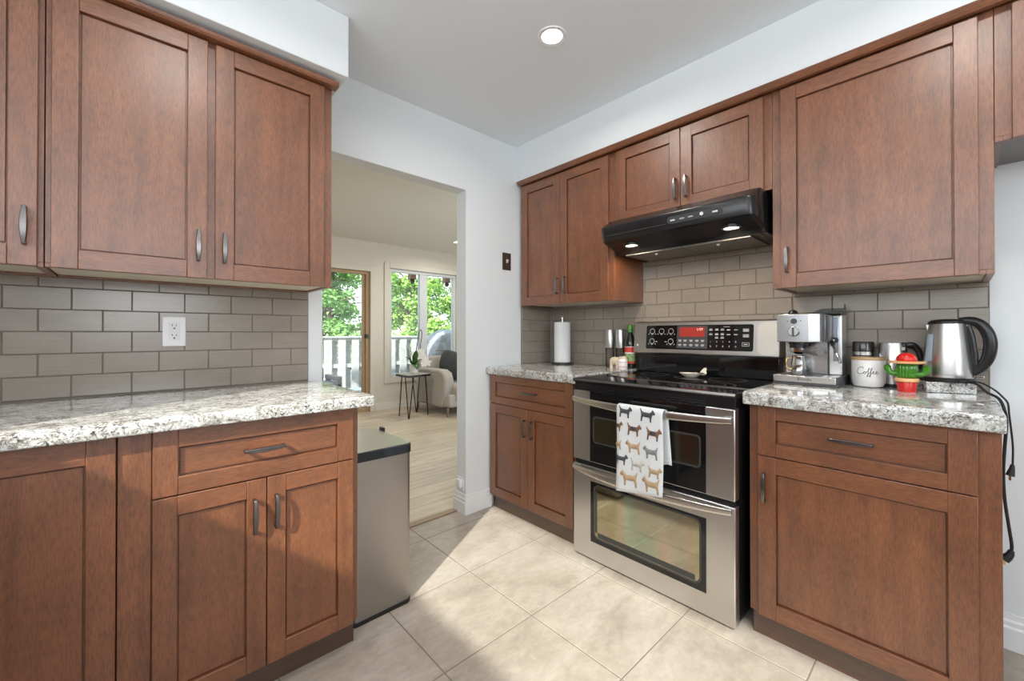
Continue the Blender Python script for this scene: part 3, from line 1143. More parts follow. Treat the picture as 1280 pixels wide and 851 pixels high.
oven_door(0.508, 0.8565, (0.872, 1.433, 0.512, 0.8562), (0.890, 1.414, 0.605, 0.738, 0.018), 0.815, 0.040, OVENU, 'upper_oven_door')
oven_door(0.030, 0.486, (0.875, 1.433, 0.118, 0.414), (0.893, 1.414, 0.140, 0.405, 0.03), 0.470, 0.036, OVENG, 'lower_oven_door')
m = MB(FB)
m.box(R0 + 0.003, R1 - 0.003, 0.640, 0.668, 0.4865, 0.5075)
m.build('middle_strip', BLACKM, rg)

# ------------------------------------------------------------------ tea towel on the upper oven handle
def dog(pts_scale, flip):
    P = [(-1, .50), (-.97, .70), (-.82, .84), (-.72, 1.0), (-.62, .88), (-.5, .70), (-.3, .60), (.45, .62), (.66, .74), (.84, 1.02), (.90, 1.0), (.78, .62), (.74, .3),
         (.80, -.1), (.82, -.42), (.66, -.42), (.60, -.02), (.48, .14), (.28, .10), (-.30, .10), (-.36, -.1), (-.36, -.42), (-.52, -.42), (-.54, .0), (-.62, .3), (-.72, .46), (-.86, .42)]
    return [((-x if flip else x) * pts_scale, y * pts_scale) for x, y in P]


tw = thing('tea_towel', 'white tea towel printed with dogs hanging over the upper oven handle', 'towel', (-0.735, -1.175, 0.44))
TU0, TU1 = 1.068, 1.286
def tw_front(u, z):
    s = (u - TU0) / (TU1 - TU0)
    k = (0.822 - z) / 0.38
    return 0.7495 + 0.0035 * math.sin(s * 9.0 + 0.8) * max(k, 0.0) + 0.004 * k
HZ = 0.805 - 0.0
path_back = []
m = MB(FB)
NU, = (14,)
def sheet(ua, ub, fn, rows):
    vs = []
    for r in range(rows + 1):
        for i in range(NU + 1):
            vs.append(fn(ua + (ub - ua) * i / NU, r / rows))
    fs = []
    for r in range(rows):
        for i in range(NU):
            a = r * (NU + 1) + i
            fs.append((a, a + 1, a + NU + 2, a + NU + 1))
    m.add(vs, fs, 0)
def front(u, r):
    s = (u - TU0) / (TU1 - TU0)
    bot = 0.441 + 0.030 * s
    if r < 0.15:          # over the top of the handle
        a = PI * (1 - r / 0.15)
        # from the back round to the front
        dc, rad = 0.7325, 0.0175
        return (u + 0.006 * (1 - r / 0.15), dc + rad * math.cos(a), 0.808 + 0.017 * math.sin(a) + 0.004)
    k = (r - 0.15) / 0.85
    z = 0.812 + (bot - 0.812) * k
    return (u + 0.004 * math.sin(k * 3), tw_front(u, z) + 0.0005, z)
sheet(TU0, TU1, front, 26)
def back(u, r):
    s = (u - TU0) / (TU1 - TU0)
    z = 0.812 - (0.265 + 0.05 * math.sin(s * 5)) * r
    return (u + 0.006 + 0.012 * r * s, 0.7150 - 0.012 * r + 0.002 * math.sin(s * 8) * r, z)
sheet(TU0, TU1, back, 14)
dogs = [(0.045, 0.788, 0.034, 1, 1), (0.150, 0.786, 0.036, 1, 1), (0.004, 0.722, 0.030, 3, 1), (0.088, 0.716, 0.036, 3, 1), (0.180, 0.712, 0.036, 3, 1),
        (0.002, 0.640, 0.028, 0, 0), (0.085, 0.640, 0.037, 0, 0), (0.168, 0.634, 0.036, 2, 0), (0.028, 0.578, 0.032, 1, 1), (0.105, 0.566, 0.035, 4, 1), (0.186, 0.556, 0.032, 0, 1),
        (0.066, 0.497, 0.044, 0, 0), (0.170, 0.497, 0.042, 0, 0)]
for (du, z, sc, colr, fl_) in dogs:
    pts = dog(sc, fl_)
    W_ = TU1 - TU0
    cl_ = []
    for x, y in pts:
        uu = min(max(TU0 + du + x, TU0 + 0.001), TU1 - 0.001)
        cl_.append((uu, tw_front(uu, z + y * 1.05) + 0.0026, z + y * 1.05))
    seen = []
    for p in cl_:
        if not seen or (abs(p[0] - seen[-1][0]) + abs(p[2] - seen[-1][2])) > 1e-5:
            seen.append(p)
    m.poly(seen, colr + 1)
    if colr == 3:          # dark saddle patch
        s_ = -1 if fl_ else 1
        m.poly([(min(max(TU0 + du + s_ * sc * a, TU0 + .001), TU1 - .001), tw_front(TU0 + du, z) + 0.0034, z + sc * b) for a, b in ((-.3, .62), (.4, .64), (.42, .3), (.1, .2), (-.28, .32))], 2)
cloth = m.build('cloth', [TOWELM, DTAN, DBLK, DGRY, DBRN, DWHT], tw, smooth=60, tri=True)
sm = cloth.modifiers.new('thickness', 'SOLIDIFY')
sm.thickness = 0.0016
sm.offset = 0

# ------------------------------------------------------------------ range hood
hd = thing('range_hood', 'black under-cabinet range hood with two lit lamps above the stove', 'range hood', (-0.26, -1.17, 1.58))
m = MB(FB)
sts = [(0.786, -0.045), (0.790, -0.022), (0.800, -0.007), (0.818, 0.0), (1.505, 0.0), (1.526, -0.007), (1.540, -0.022), (1.545, -0.045)]
rings = []
for u, e in sts:
    rings.append([(u, 0.012, 1.7645), (u, 0.40 + e * 0.2, 1.7645), (u, 0.485 + e, 1.716), (u, 0.489 + e, 1.706), (u, 0.470 + e, 1.642), (u, 0.455 + e, 1.634),
                  (u, 0.335 + e * .6, 1.606), (u, 0.315, 1.588), (u, 0.012, 1.584)])
m.loft(rings)
m.build('hood_body', BLACKM, hd, bevel=0.002, smooth=38)
m = MB(FB)
pp = rrect(1.172, 1.424, 1.655, 1.695, 0.018, 6)
def hf(z): return 0.470 + (z - 1.642) * (0.019 / 0.064)
pp = [(u, z if z > 1.675 else 1.675 - (1.675 - z) * math.cos((u - 1.298) / 0.126 * 1.1)) for u, z in pp]
m.loft([[(u, hf(z) - 0.002, z) for u, z in pp], [(u, hf(z) + 0.002, z) for u, z in pp]])
hp = m.build('control_strip', DGREY, hd, smooth=30)
for i, u in enumerate((1.200, 1.245, 1.285, 1.335, 1.392)):
    m = MB(FB)
    if i == 3:
        m.lathe([(0, 0), (0.008, 0), (0.008, 0.004), (0, 0.004)], (0, 0, 0), 18)
        m.v = [(-(hf(1.678) + 0.0015) - p[2], -u + p[1], 1.680 + p[0]) for p in m.v]
    else:
        m.box(u - 0.011, u + 0.011, hf(1.677) + 0.0015, hf(1.677) + 0.0045, 1.674, 1.681)
    m.build('button', LGREY if i in (0, 3, 4) else MGREY, hp, bevel=0.0008)
m = MB(FB)
m.box(0.83, 1.165, hf(1.668) , hf(1.668) + 0.0012, 1.6665, 1.668)
m.build('trim_line', plain('hood_line', (0.10, 0.10, 0.10), 0.3), hd, smooth=0)
m = MB(FB)
m.box(1.43, 1.500, hf(1.685) , hf(1.685) + 0.0012, 1.684, 1.6855)
m.build('trim_line', plain('hood_line', (0.10, 0.10, 0.10), 0.3), hd, smooth=0)
for u0, u1 in ((0.84, 1.157), (1.161, 1.478)):
    m = MB(FB)
    m.box(u0, u1, 0.04, 0.305, 1.5795, 1.587)
    f = m.build('grease_filter', fabric('filter_mesh', (0.05, 0.048, 0.045), (0.30, 0.28, 0.25), 260, 0.5, 0), hd, bevel=0.002)
    k = MB(FB)
    k.lathe([(0.0, -0.008), (0.006, -0.006), (0.009, 0), (0.009, 0.002), (0, 0.002)], ((u0 + u1) / 2, 0.255, 1.5785), 16)
    k.build('filter_knob', PLWHITE, f)
for u in (0.925, 1.425):
    m = MB(FB)
    zc = 1.617
    m.lathe([(0.0, -0.004), (0.030, -0.004), (0.032, 0.003), (0.0, 0.003)], (u, 0.385, zc), 28)
    m.build('lamp_lens', HLAMP, hd)
    m = MB(FB)
    m.lathe([(0.032, -0.004), (0.040, -0.003), (0.040, 0.008), (0.032, 0.008)], (u, 0.385, zc), 28)
    m.build('lamp_ring', BLACKP, hd)
    lamp('hood_lamp', 'AREA', (-0.385, -u, zc - 0.008), HOOD_E, (1.0, 0.84, 0.63), (0.055, 0.055), (0.35, 0, -1), spread=math.radians(150), shape='DISK')

# ------------------------------------------------------------------ counter items, left part of the right wall
pt = thing('paper_towel_roll', 'white paper towel roll on a dark stand in the corner', 'paper towel', (-0.12, -0.215, BZ))
m = MB(); m.lathe([(0, 0), (0.078, 0), (0.080, 0.004), (0.076, 0.013), (0, 0.014)], (-0.12, -0.215, BZ), 40)
m.build('stand_base', plain('dark_stand', (0.07, 0.065, 0.06), 0.3, metal=0.6), pt)
m = MB(); m.lathe([(0.018, 0.016), (0.056, 0.016), (0.057, 0.02), (0.057, 0.292), (0.056, 0.296), (0.018, 0.296), (0.018, 0.016)], (-0.12, -0.215, BZ), 48)
rl = m.build('paper_roll', PAPER, pt)
m = MB(); m.lathe([(0, 0.012), (0.007, 0.012), (0.007, 0.318), (0.010, 0.322), (0.010, 0.338), (0.006, 0.344), (0, 0.345)], (-0.12, -0.215, BZ), 20)
m.build('rod', CHROME, pt)

for (x, y, lab) in ((-0.085, -0.585, 'tall steel-topped clear pepper mill, left one beside the dark bottle'), (-0.075, -0.655, 'tall steel-topped clear salt mill, nearer the dark bottle')):
    t = thing('spice_mill', lab, 'mill', (x, y, BZ), 'steel topped mills by the stove')
    m = MB(); m.lathe([(0, 0.0), (0.025, 0.0), (0.026, 0.004), (0.026, 0.125), (0, 0.126)], (x, y, BZ), 32)
    m.build('clear_tube', CLEAR, t)
    m = MB(); m.lathe([(0, 0.003), (0.021, 0.003), (0.021, 0.018 if y > -0.6 else 0.026), (0, 0.020 if y > -0.6 else 0.028)], (x, y, BZ), 24)
    m.build('spice_filling', plain('spice', (0.20, 0.17, 0.14) if y > -0.6 else (0.62, 0.58, 0.54), 0.9), t)
    m = MB(); m.lathe([(0, 0.126), (0.0265, 0.126), (0.0270, 0.13), (0.0270, 0.238), (0.025, 0.243), (0, 0.2435)], (x, y, BZ), 32)
    m.build('steel_top', STEELV, t)

t = thing('sauce_bottle', 'dark glass bottle with red and green labels beside the stove backguard', 'bottle', (-0.06, -0.718, BZ))
m = MB(); m.lathe([(0, 0), (0.031, 0), (0.034, 0.004), (0.034, 0.150), (0.031, 0.175), (0.017, 0.215), (0.0135, 0.235), (0.0135, 0.262), (0.015, 0.264), (0.015, 0.268), (0, 0.268)], (-0.06, -0.718, BZ), 36)
bt = m.build('bottle_body', plain('dark_bottle_glass', (0.008, 0.012, 0.008), 0.08, spec=0.6), t)
def band(z0, z1, r, mat, name, parent, c, seg=36):
    m = MB(); m.lathe([(r, z0), (r + 0.0006, z0), (r + 0.0006, z1), (r, z1), (r, z0)], c, seg)
    return m.build(name, mat, parent)
BC = (-0.06, -0.718, BZ)
band(0.100, 0.132, 0.0341, plain('red_label', (0.62, 0.06, 0.045), 0.5), 'red_label', bt, BC)
band(0.132, 0.136, 0.0341, LGREY, 'white_band', bt, BC)
band(0.092, 0.100, 0.0341, LGREY, 'white_band', bt, BC)
band(0.045, 0.092, 0.0341, fabric('green_label', (0.05, 0.20, 0.04), (0.50, 0.55, 0.30), 60, 0.6, 0), 'green_label', bt, BC)
band(0.030, 0.045, 0.0341, plain('red_band', (0.5, 0.05, 0.03), 0.5), 'red_band', bt, BC)
m = MB(); m.lathe([(0.0137, 0.225), (0.0160, 0.225), (0.0160, 0.268), (0.015, 0.271), (0, 0.271)], BC, 24)
m.build('green_cap', plain('green_foil', (0.06, 0.22, 0.03), 0.35), bt)

# small cream elephant-like ornament, white pot behind, jar with pink writing
t = thing('ornament', 'small cream four-legged ornament in front of the steel mills', 'ornament', (-0.145, -0.668, BZ))
CREAMC = plain('cream_ceramic', (0.72, 0.60, 0.46), 0.45)
m = MB()
c0 = Vector((-0.145, -0.668, BZ))
body = [(-0.034, 0.026), (-0.030, 0.050), (-0.018, 0.062), (0.0, 0.066), (0.018, 0.062), (0.030, 0.050), (0.033, 0.03)]
rings = []
for s, (yy, rr) in enumerate(((-0.036, 0.012), (-0.032, 0.020), (-0.018, 0.026), (0.0, 0.027), (0.018, 0.026), (0.030, 0.021), (0.036, 0.010))):
    rings.append([(c0.x + rr * 0.95 * math.cos(a), c0.y + yy, c0.z + 0.046 + rr * 0.95 * math.sin(a)) for a in [2 * PI * j / 16 for j in range(16)]])
m.loft(rings)
m.build('ornament_body', CREAMC, t, smooth=80)
for sx in (-0.013, 0.013):
    for sy in (-0.020, 0.022):
        m = MB(); m.lathe([(0, 0), (0.0105, 0), (0.0095, 0.02), (0.011, 0.045), (0, 0.05)], (c0.x + sx, c0.y + sy, BZ), 14)
        m.build('leg', CREAMC, t)
m = MB(); m.tube([(c0.x - 0.012, c0.y - 0.034, BZ + 0.052), (c0.x - 0.018, c0.y - 0.043, BZ + 0.040), (c0.x - 0.02, c0.y - 0.045, BZ + 0.018), (c0.x - 0.022, c0.y - 0.041, BZ + 0.004)], lambda s: 0.009 - 0.004 * s, 10)
m.build('trunk', CREAMC, t)
t = thing('white_pot', 'small white lidded pot half hidden behind the cream ornament', 'pot', (-0.145, -0.735 + 0.0, BZ))
t.location = (-0.150, -0.722, BZ)
m = MB(); m.lathe([(0, 0), (0.016, 0), (0.018, 0.004), (0.018, 0.062), (0, 0.063)], (-0.075, -0.6205 , BZ), 24)
t.location = (-0.075, -0.6205, BZ)
m = MB(); m.lathe([(0, 0), (0.0075, 0), (0.008, 0.003), (0.008, 0.068), (0, 0.069)], (-0.120, -0.708, BZ), 20)
t.location = (-0.120, -0.708, BZ)
m.build('pot_body', CERAM, t)
m = MB(); m.lathe([(0, 0.0691), (0.0088, 0.0691), (0.0088, 0.073), (0.003, 0.0745), (0.003, 0.079), (0, 0.080)], (-0.120, -0.708, BZ), 20)
m.build('pot_lid', CERAM, t)
t = thing('candle_jar', 'small white jar with pink markings and cream lid at the stove edge', 'jar', (-0.165, -0.7305, BZ))
JC = (-0.165, -0.7305, BZ)
m = MB(); m.lathe([(0, 0), (0.027, 0), (0.029, 0.003), (0.029, 0.058), (0.027, 0.061), (0, 0.061)], JC, 32)
jb = m.build('jar_body', CERAM, t)
m = MB(); m.lathe([(0, 0.0612), (0.0225, 0.0612), (0.0225, 0.074), (0.021, 0.0765), (0, 0.0765)], JC, 32)
m.build('jar_lid', CREAMC, t)
band(0.044, 0.047, 0.0290, plain('pink_ink', (0.75, 0.25, 0.35), 0.6), 'pink_line', jb, JC)
band(0.013, 0.020, 0.0290, plain('pale_pink_ink', (0.75, 0.45, 0.50), 0.6), 'pink_line', jb, JC)

# butterfly spoon rest on the cooktop
t = thing('spoon_rest', 'pale oval spoon rest with a butterfly handle on the black cooktop', 'spoon rest', (-0.215, -1.165, 0.917))
SR = (-0.215, -1.165, 0.9172)
SRM = plain('cream_glaze', (0.68, 0.62, 0.53), 0.3, coat=0.3)
m = MB(); m.lathe([(0, 0.0), (0.022, 0.0), (0.034, 0.008), (0.044, 0.018), (0.046, 0.0205), (0.043, 0.020), (0.032, 0.011), (0.020, 0.005), (0, 0.004)], SR, 40, sx=0.75, sy=1.25)
m.build('dish', SRM, t)
def wing(y0, up, tilt, sc):
    pts = [(0, 0), (0.006, 0.014), (0.018, 0.030), (0.030, 0.036), (0.036, 0.030), (0.034, 0.018), (0.038, 0.010), (0.036, 0.002), (0.026, -0.004), (0.010, -0.003)]
    a = [(SR[0] + tilt * b * sc, y0 - x * sc, SR[2] + 0.017 + b * sc * up) for x, b in pts]
    return a
for up, tilt in ((1.0, 0.35), (0.35, -0.9)):
    w = wing(SR[1] - 0.045, up, tilt, 0.95)
    m = MB(); m.loft([w, [(p[0] - 0.0012, p[1], p[2] + 0.0022) for p in w]])
    m.build('butterfly_wing', SRM, t, smooth=30)
m = MB()
for k in range(5):
    a = k * 2 * PI / 5
    m.lathe([(0, 0), (0.006, 0.001), (0.007, 0.004), (0, 0.006)], (SR[0] + 0.008 * math.cos(a) + 0.01, SR[1] - 0.022 + 0.008 * math.sin(a), SR[2] + 0.016), 10)
m.lathe([(0, 0), (0.005, 0.0), (0.004, 0.012), (0, 0.013)], (SR[0] + 0.01, SR[1] - 0.022, SR[2] + 0.012), 10)
m.build('small_flower', SRM, t)

# ------------------------------------------------------------------ espresso machine
EX0, EX1 = 0.048, 0.292        # distance from the wall: back, front
EU0, EU1 = 1.561, 1.789
em = thing('espresso_machine', 'silver espresso machine with portafilter and steam wand beside the stove', 'coffee machine', (-0.17, -1.675, BZ))
m = MB(FB); m.box(EU0, EU1, EX0, EX1, BZ, BZ + 0.012)
m.build('base_foot', DGREY, em, bevel=0.003)
m = MB(FB); m.box(EU0 + 0.001, EU1 - 0.008, EX0, EX1 + 0.002, BZ + 0.0121, BZ + 0.040)
tr = m.build('drip_tray', STEEL, em, bevel=0.003)
m = MB(FB); m.box(EU1 - 0.0078, EU1, EX0, EX1, BZ + 0.0121, BZ + 0.040)
m.build('tray_end_cap', DGREY, tr, bevel=0.002)
m = MB(FB)
put_text(m, 'Breville', 0.0165, (EU0 + EU1) / 2 + 0.0, EX1 + 0.0026, BZ + 0.0265)
m.build('lettering', INK, tr, smooth=0)
m = MB(FB)
for k in range(9):
    m.box(EU0 + 0.03, EU1 - 0.06, 0.165 + k * 0.013, 0.170 + k * 0.013, BZ + 0.0402, BZ + 0.0412)
m.build('grille', DGREY, tr)
m = MB(FB); m.box(EU0 + 0.012, EU1 - 0.010, EX0, 0.150, BZ + 0.0402, BZ + 0.298)
bk = m.build('back_housing', plain('satin_silver', (0.72, 0.72, 0.71), 0.38, metal=0.9), em, bevel=0.006, seg=3)
m = MB(FB)
m.box(EU0 + 0.020, 1.728, 0.1502, 0.1515, BZ + 0.045, BZ + 0.178)
m.build('mirror_splash_panel', plain('polished_steel', (0.62, 0.62, 0.62), 0.22, metal=1.0), bk, smooth=0)
m = MB(FB)
m.box(EU1 - 0.040, EU1 - 0.022, 0.1502, 0.154, BZ + 0.100, BZ + 0.285)
m.build('side_window', plain('blue_grey_clear', (0.45, 0.50, 0.58), 0.15, metal=0.6), bk, bevel=0.002)
m = MB(FB)
hp_ = [(EU0 + 0.008, 0.1525), (1.733, 0.1525), (1.733, 0.262), (1.726, 0.280), (1.700, 0.291), (1.645, 0.296), (1.592, 0.291), (EU0 + 0.014, 0.280), (EU0 + 0.008, 0.262)]
m.prism_z(hp_, BZ + 0.182, BZ + 0.300)
hdm = m.build('brew_head', plain('head_silver', (0.70, 0.70, 0.69), 0.33, metal=0.95), em, bevel=0.003, smooth=25)
m = MB(FB)
m.prism_z([(1.733, 0.1525), (1.748, 0.1525), (1.748, 0.255), (1.742, 0.272), (1.733, 0.262)], BZ + 0.184, BZ + 0.298)
m.build('head_side_band', plain('dark_steel_band', (0.25, 0.25, 0.26), 0.3, metal=0.8), hdm, bevel=0.002)
m = MB(FB)
pp = [(1.592, 0.2912), (1.645, 0.2965), (1.692, 0.2925)]
m.loft([[(1.588, 0.2920, BZ + 0.186), (1.640, 0.2975, BZ + 0.186), (1.690, 0.2945, BZ + 0.186)], [(1.588, 0.2920, BZ + 0.296), (1.640, 0.2975, BZ + 0.296), (1.690, 0.2945, BZ + 0.296)]], cap=False, closed=False)
m.build('front_panel', plain('grey_silver_panel', (0.50, 0.51, 0.53), 0.35, metal=0.8), hdm, smooth=60)
def disc(u, z, r, d, t_, mat, name, parent, seg=28):
    mb = MB()
    mb.lathe([(0, 0), (r, 0), (r, t_ * 0.7), (r * 0.93, t_), (0, t_)], (0, 0, 0), seg)
    mb.v = [(-d - p[2], -u + p[1], z + p[0]) for p in mb.v]
    return mb.build(name, mat, parent)
disc(1.640, BZ + 0.270, 0.0115, 0.2972, 0.003, DGREY, 'power_button', hdm)
disc(1.640, BZ + 0.226, 0.0215, 0.2972, 0.004, plain('dial_ring', (0.30, 0.31, 0.33), 0.3, metal=0.8), 'dial_plate', hdm)
dl = disc(1.640, BZ + 0.226, 0.0185, 0.3005, 0.010, STEELV, 'selector_dial', hdm)
m = MB(FB); m.box(1.6365, 1.6435, 0.3105, 0.3165, BZ + 0.208, BZ + 0.244)
m.build('dial_grip', DGREY, dl, bevel=0.0015)
for uu in (1.617, 1.664):
    disc(uu, BZ + 0.271, 0.0022, 0.2965, 0.0015, INK, 'indicator_light', hdm, 10)
m = MB(FB)
m.prism_u([(0.050, 0), (0.235, 0), (0.235, 0.006), (0.052, 0.030), (0.050, 0.030)], 1.690, 1.780)
m.v = [(p[0], p[1], p[2] + BZ + 0.3003) for p in m.v]
m.build('tank_lid', plain('blue_black_lid', (0.02, 0.028, 0.035), 0.2), em, bevel=0.001)
m = MB(FB); m.box(1.772, 1.777, 0.052, 0.062, BZ + 0.325, BZ + 0.345)
m.build('lid_tab', BLACKP, em)
m = MB(FB); m.lathe([(0, 0), (0.018, 0), (0.020, 0.006), (0.015, 0.017), (0.006, 0.022), (0, 0.0225)], (1.615, 0.20, BZ + 0.3003), 26)
m.build('cap_knob', BLACKP, em)
m = MB(FB); m.lathe([(0, 0), (0.033, 0), (0.033, 0.014), (0.036, 0.016), (0.036, 0.026), (0, 0.026)], (1.640, 0.225, BZ + 0.156), 32)
m.build('group_head', BLACKP, em)
m = MB(FB); m.lathe([(0, 0), (0.012, 0), (0.024, 0.006), (0.031, 0.010), (0.032, 0.028), (0, 0.028)], (1.640, 0.225, BZ + 0.129), 32)
pf = m.build('portafilter', CHROME, em)
m = MB(FB); m.tube([(1.662, 0.240, BZ + 0.146), (1.685, 0.262, BZ + 0.145), (1.710, 0.286, BZ + 0.143), (1.732, 0.306, BZ + 0.142)], lambda s: 0.011 + 0.005 * min(s * 2, 1), 20)
m.build('portafilter_grip', plain('grey_grip', (0.24, 0.24, 0.24), 0.35, metal=0.5), pf)
disc(1.755, BZ + 0.190, 0.013, 0.1515, 0.010, BLACKP, 'steam_knob', em)
m = MB(FB); m.tube([(1.750, 0.175, BZ + 0.188), (1.754, 0.205, BZ + 0.178), (1.772, 0.235, BZ + 0.140), (1.790, 0.260, BZ + 0.100)], 0.0055, 12)
m.tube([(1.752, 0.150, BZ + 0.188), (1.752, 0.176, BZ + 0.188)], 0.006, 12)
m.build('steam_wand', CHROME, em)
m = MB(FB); m.tube([(1.7510, 0.186, BZ + 0.1845), (1.7535, 0.203, BZ + 0.179), (1.758, 0.211, BZ + 0.170)], 0.0075, 12)
m.build('wand_sleeve', BLACKP, em)
m = MB(FB); m.box(1.730, 1.736, 0.148, 0.158, BZ + 0.0413, BZ + 0.182)
m.build('silver_strut', DGREY, em)
# jug under the portafilter
t = thing('frothing_jug', 'small steel frothing jug under the portafilter of the espresso machine', 'jug', (-0.225, -1.640, BZ + 0.0415))
JG = (-0.222, -1.640, BZ + 0.0415)
m = MB(); m.lathe([(0, 0), (0.026, 0), (0.028, 0.003), (0.027, 0.05), (0.0235, 0.076), (0.0245, 0.080), (0.0225, 0.078), (0.025, 0.05), (0.025, 0.006), (0, 0.005)], JG, 36)
m.build('jug_body', CHROME, t)
m = MB(); m.tube([(JG[0] - 0.006, JG[1] + 0.025, JG[2] + 0.070), (JG[0] - 0.010, JG[1] + 0.042, JG[2] + 0.066), (JG[0] - 0.011, JG[1] + 0.044, JG[2] + 0.030), (JG[0] - 0.007, JG[1] + 0.026, JG[2] + 0.018)], 0.0045, 10)
m.build('handle', GOLD, t)

# ------------------------------------------------------------------ coffee canister
cn = thing('coffee_canister', 'white ceramic canister lettered Coffee with a bamboo lid', 'canister', (-0.135, -1.862, BZ))
CC = (-0.137, -1.860, BZ)
CR = 0.054
m = MB(); m.lathe([(0, 0.0), (0.036, 0.0), (0.047, 0.005), (0.0525, 0.018), (CR, 0.034), (CR, 0.108), (CR - 0.002, 0.111), (CR - 0.006, 0.111), (0, 0.111)], CC, 64)
cb = m.build('canister_body', CERAM, cn)
m = MB(); m.lathe([(0, 0.1113), (0.0545, 0.1113), (0.0550, 0.113), (0.0550, 0.120), (0.054, 0.122), (0, 0.122)], CC, 64)
m.build('bamboo_lid', BAMBOO, cn)
def stroke(pts, sub=6):
    P = [Vector((a, b)) for a, b in pts]
    out = []
    for i in range(len(P) - 1):
        p0, p1, p2, p3 = P[max(i - 1, 0)], P[i], P[i + 1], P[min(i + 2, len(P) - 1)]
        for j in range(sub):
            t_ = j / sub
            out.append(0.5 * ((2 * p1) + (p2 - p0) * t_ + (2 * p0 - 5 * p1 + 4 * p2 - p3) * t_ ** 2 + (3 * p1 - p0 - 3 * p2 + p3) * t_ ** 3))
    out.append(P[-1])
    return out
S = [[(2.35, 2.5), (2.05, 3.0), (1.45, 3.05), (0.75, 2.5), (0.35, 1.6), (0.40, 0.75), (0.95, 0.35), (1.6, 0.45), (2.3, 0.9)],
     [(2.3, 0.9), (2.75, 1.35), (2.5, 1.2), (2.35, 0.75), (2.6, 0.4), (2.95, 0.55), (3.05, 1.0), (2.75, 1.35), (2.95, 1.15), (3.45, 1.25)],
     [(3.45, 1.25), (3.9, 1.9), (4.15, 2.6), (4.0, 2.8), (3.8, 2.3), (3.75, 1.0), (3.6, -0.4), (3.45, -0.75), (3.4, -0.4), (3.75, 0.35), (4.2, 0.85)],
     [(4.2, 0.85), (4.65, 1.7), (4.95, 2.6), (4.8, 2.8), (4.6, 2.3), (4.5, 1.0), (4.35, -0.4), (4.2, -0.75), (4.15, -0.4), (4.5, 0.35), (5.0, 0.75)],
     [(5.0, 0.75), (5.5, 1.15), (5.55, 1.4), (5.3, 1.45), (5.1, 1.0), (5.2, 0.55), (5.6, 0.45), (6.1, 0.8)],
     [(6.1, 0.8), (6.5, 1.15), (6.55, 1.4), (6.3, 1.45), (6.1, 1.0), (6.2, 0.55), (6.6, 0.45), (7.2, 0.95)]]
m = MB()
ang0 = math.atan2(cam.location.y - CC[1], cam.location.x - CC[0])
for st_ in S:
    pts = []
    for p in stroke(st_):
        a = ang0 + ((p.x - 3.75) * 0.0102) / CR * 1.0
        pts.append((CC[0] + (CR + 0.0003) * math.cos(a), CC[1] + (CR + 0.0003) * math.sin(a), CC[2] + 0.052 + p.y * 0.0102))
    m.tube(pts, 0.00085, 6)
m.build('lettering', INK, cb)

# grinder behind the canister
t = thing('coffee_grinder', 'black coffee grinder with shiny dark top behind the Coffee canister', 'grinder', (-0.048, -1.832, BZ))
GC = (-0.046, -1.834, BZ)
m = MB(); m.lathe([(0, 0), (0.036, 0), (0.037, 0.004), (0.0355, 0.125), (0, 0.126)], GC, 36)
m.build('grinder_base', BLACKP, t)
m = MB(); m.lathe([(0, 0.1262), (0.0345, 0.1262), (0.0345, 0.140), (0, 0.1405)], GC, 36)
m.build('steel_collar', STEELV, t)
m = MB(); m.lathe([(0, 0.1408), (0.0365, 0.1408), (0.0365, 0.178), (0.034, 0.184), (0, 0.185)], GC, 36)
m.build('grinder_lid', plain('smoked_plastic', (0.03, 0.025, 0.022), 0.08), t)

# steel jug with black handle behind the cactus
t = thing('steel_jug', 'brushed steel jug with black handle half hidden behind the cactus jar', 'jug', (-0.062, -1.925, BZ))
KJ = (-0.0585, -1.9275, BZ)
m = MB(); m.lathe([(0, 0), (0.047, 0), (0.0475, 0.014), (0.0, 0.0145)], KJ, 40)
m.build('jug_base', BLACKP, t)
m = MB(); m.lathe([(0, 0.0147), (0.0465, 0.0147), (0.0465, 0.02), (0.0425, 0.178), (0.041, 0.181), (0, 0.181)], KJ, 48)
m.build('jug_body', STEELV, t)
m = MB(FB)
m.box(1.952, 1.968, 0.056, 0.088, BZ + 0.128, BZ + 0.182)
m.build('handle_mount', BLACKP, t, bevel=0.003)
m = MB(FB)
m.box(1.953, 1.967, 0.088, 0.090, BZ + 0.150, BZ + 0.164)
m.build('latch_button', CHROME, t, bevel=0.0015)
m = MB(FB); m.tube(smooth_path([(1.960, 0.055, BZ + 0.168), (1.986, 0.050, BZ + 0.172), (2.002, 0.044, BZ + 0.150), (2.012, 0.042, BZ + 0.110), (2.014, 0.042, BZ + 0.075)], 5), 0.009, 12, flat=(0.8, 1.2))
m.build('handle', BLACKP, t)

# ------------------------------------------------------------------ cactus jar
t = thing('cactus_jar', 'glazed green cactus jar in a red pot wearing a sombrero brim', 'ornament', (-0.205, -1.978, BZ))
CT = (-0.205, -1.978, BZ)
m = MB(); m.lathe([(0, 0), (0.0255, 0), (0.0265, 0.003), (0.0295, 0.036), (0, 0.037)], CT, 40)
m.build('red_pot', RED, t)
m = MB(); m.lathe([(0, 0.0372), (0.0325, 0.0372), (0.0345, 0.040), (0.0345, 0.048), (0.0325, 0.051), (0, 0.051)], CT, 40)
m.build('peach_rim', PEACH, t)
m = MB()
rings = []
for r, z in ((0.024, 0.0512), (0.0285, 0.056), (0.0305, 0.068), (0.0305, 0.086), (0.0285, 0.100), (0.025, 0.1055)):
    rings.append([(CT[0] + r * (1 + 0.045 * math.cos(20 * a)) * math.cos(a), CT[1] + r * (1 + 0.045 * math.cos(20 * a)) * math.sin(a), CT[2] + z) for a in [2 * PI * i / 160 for i in range(160)]])
m.loft(rings)
m.build('cactus_body', GREEN, t, smooth=70)
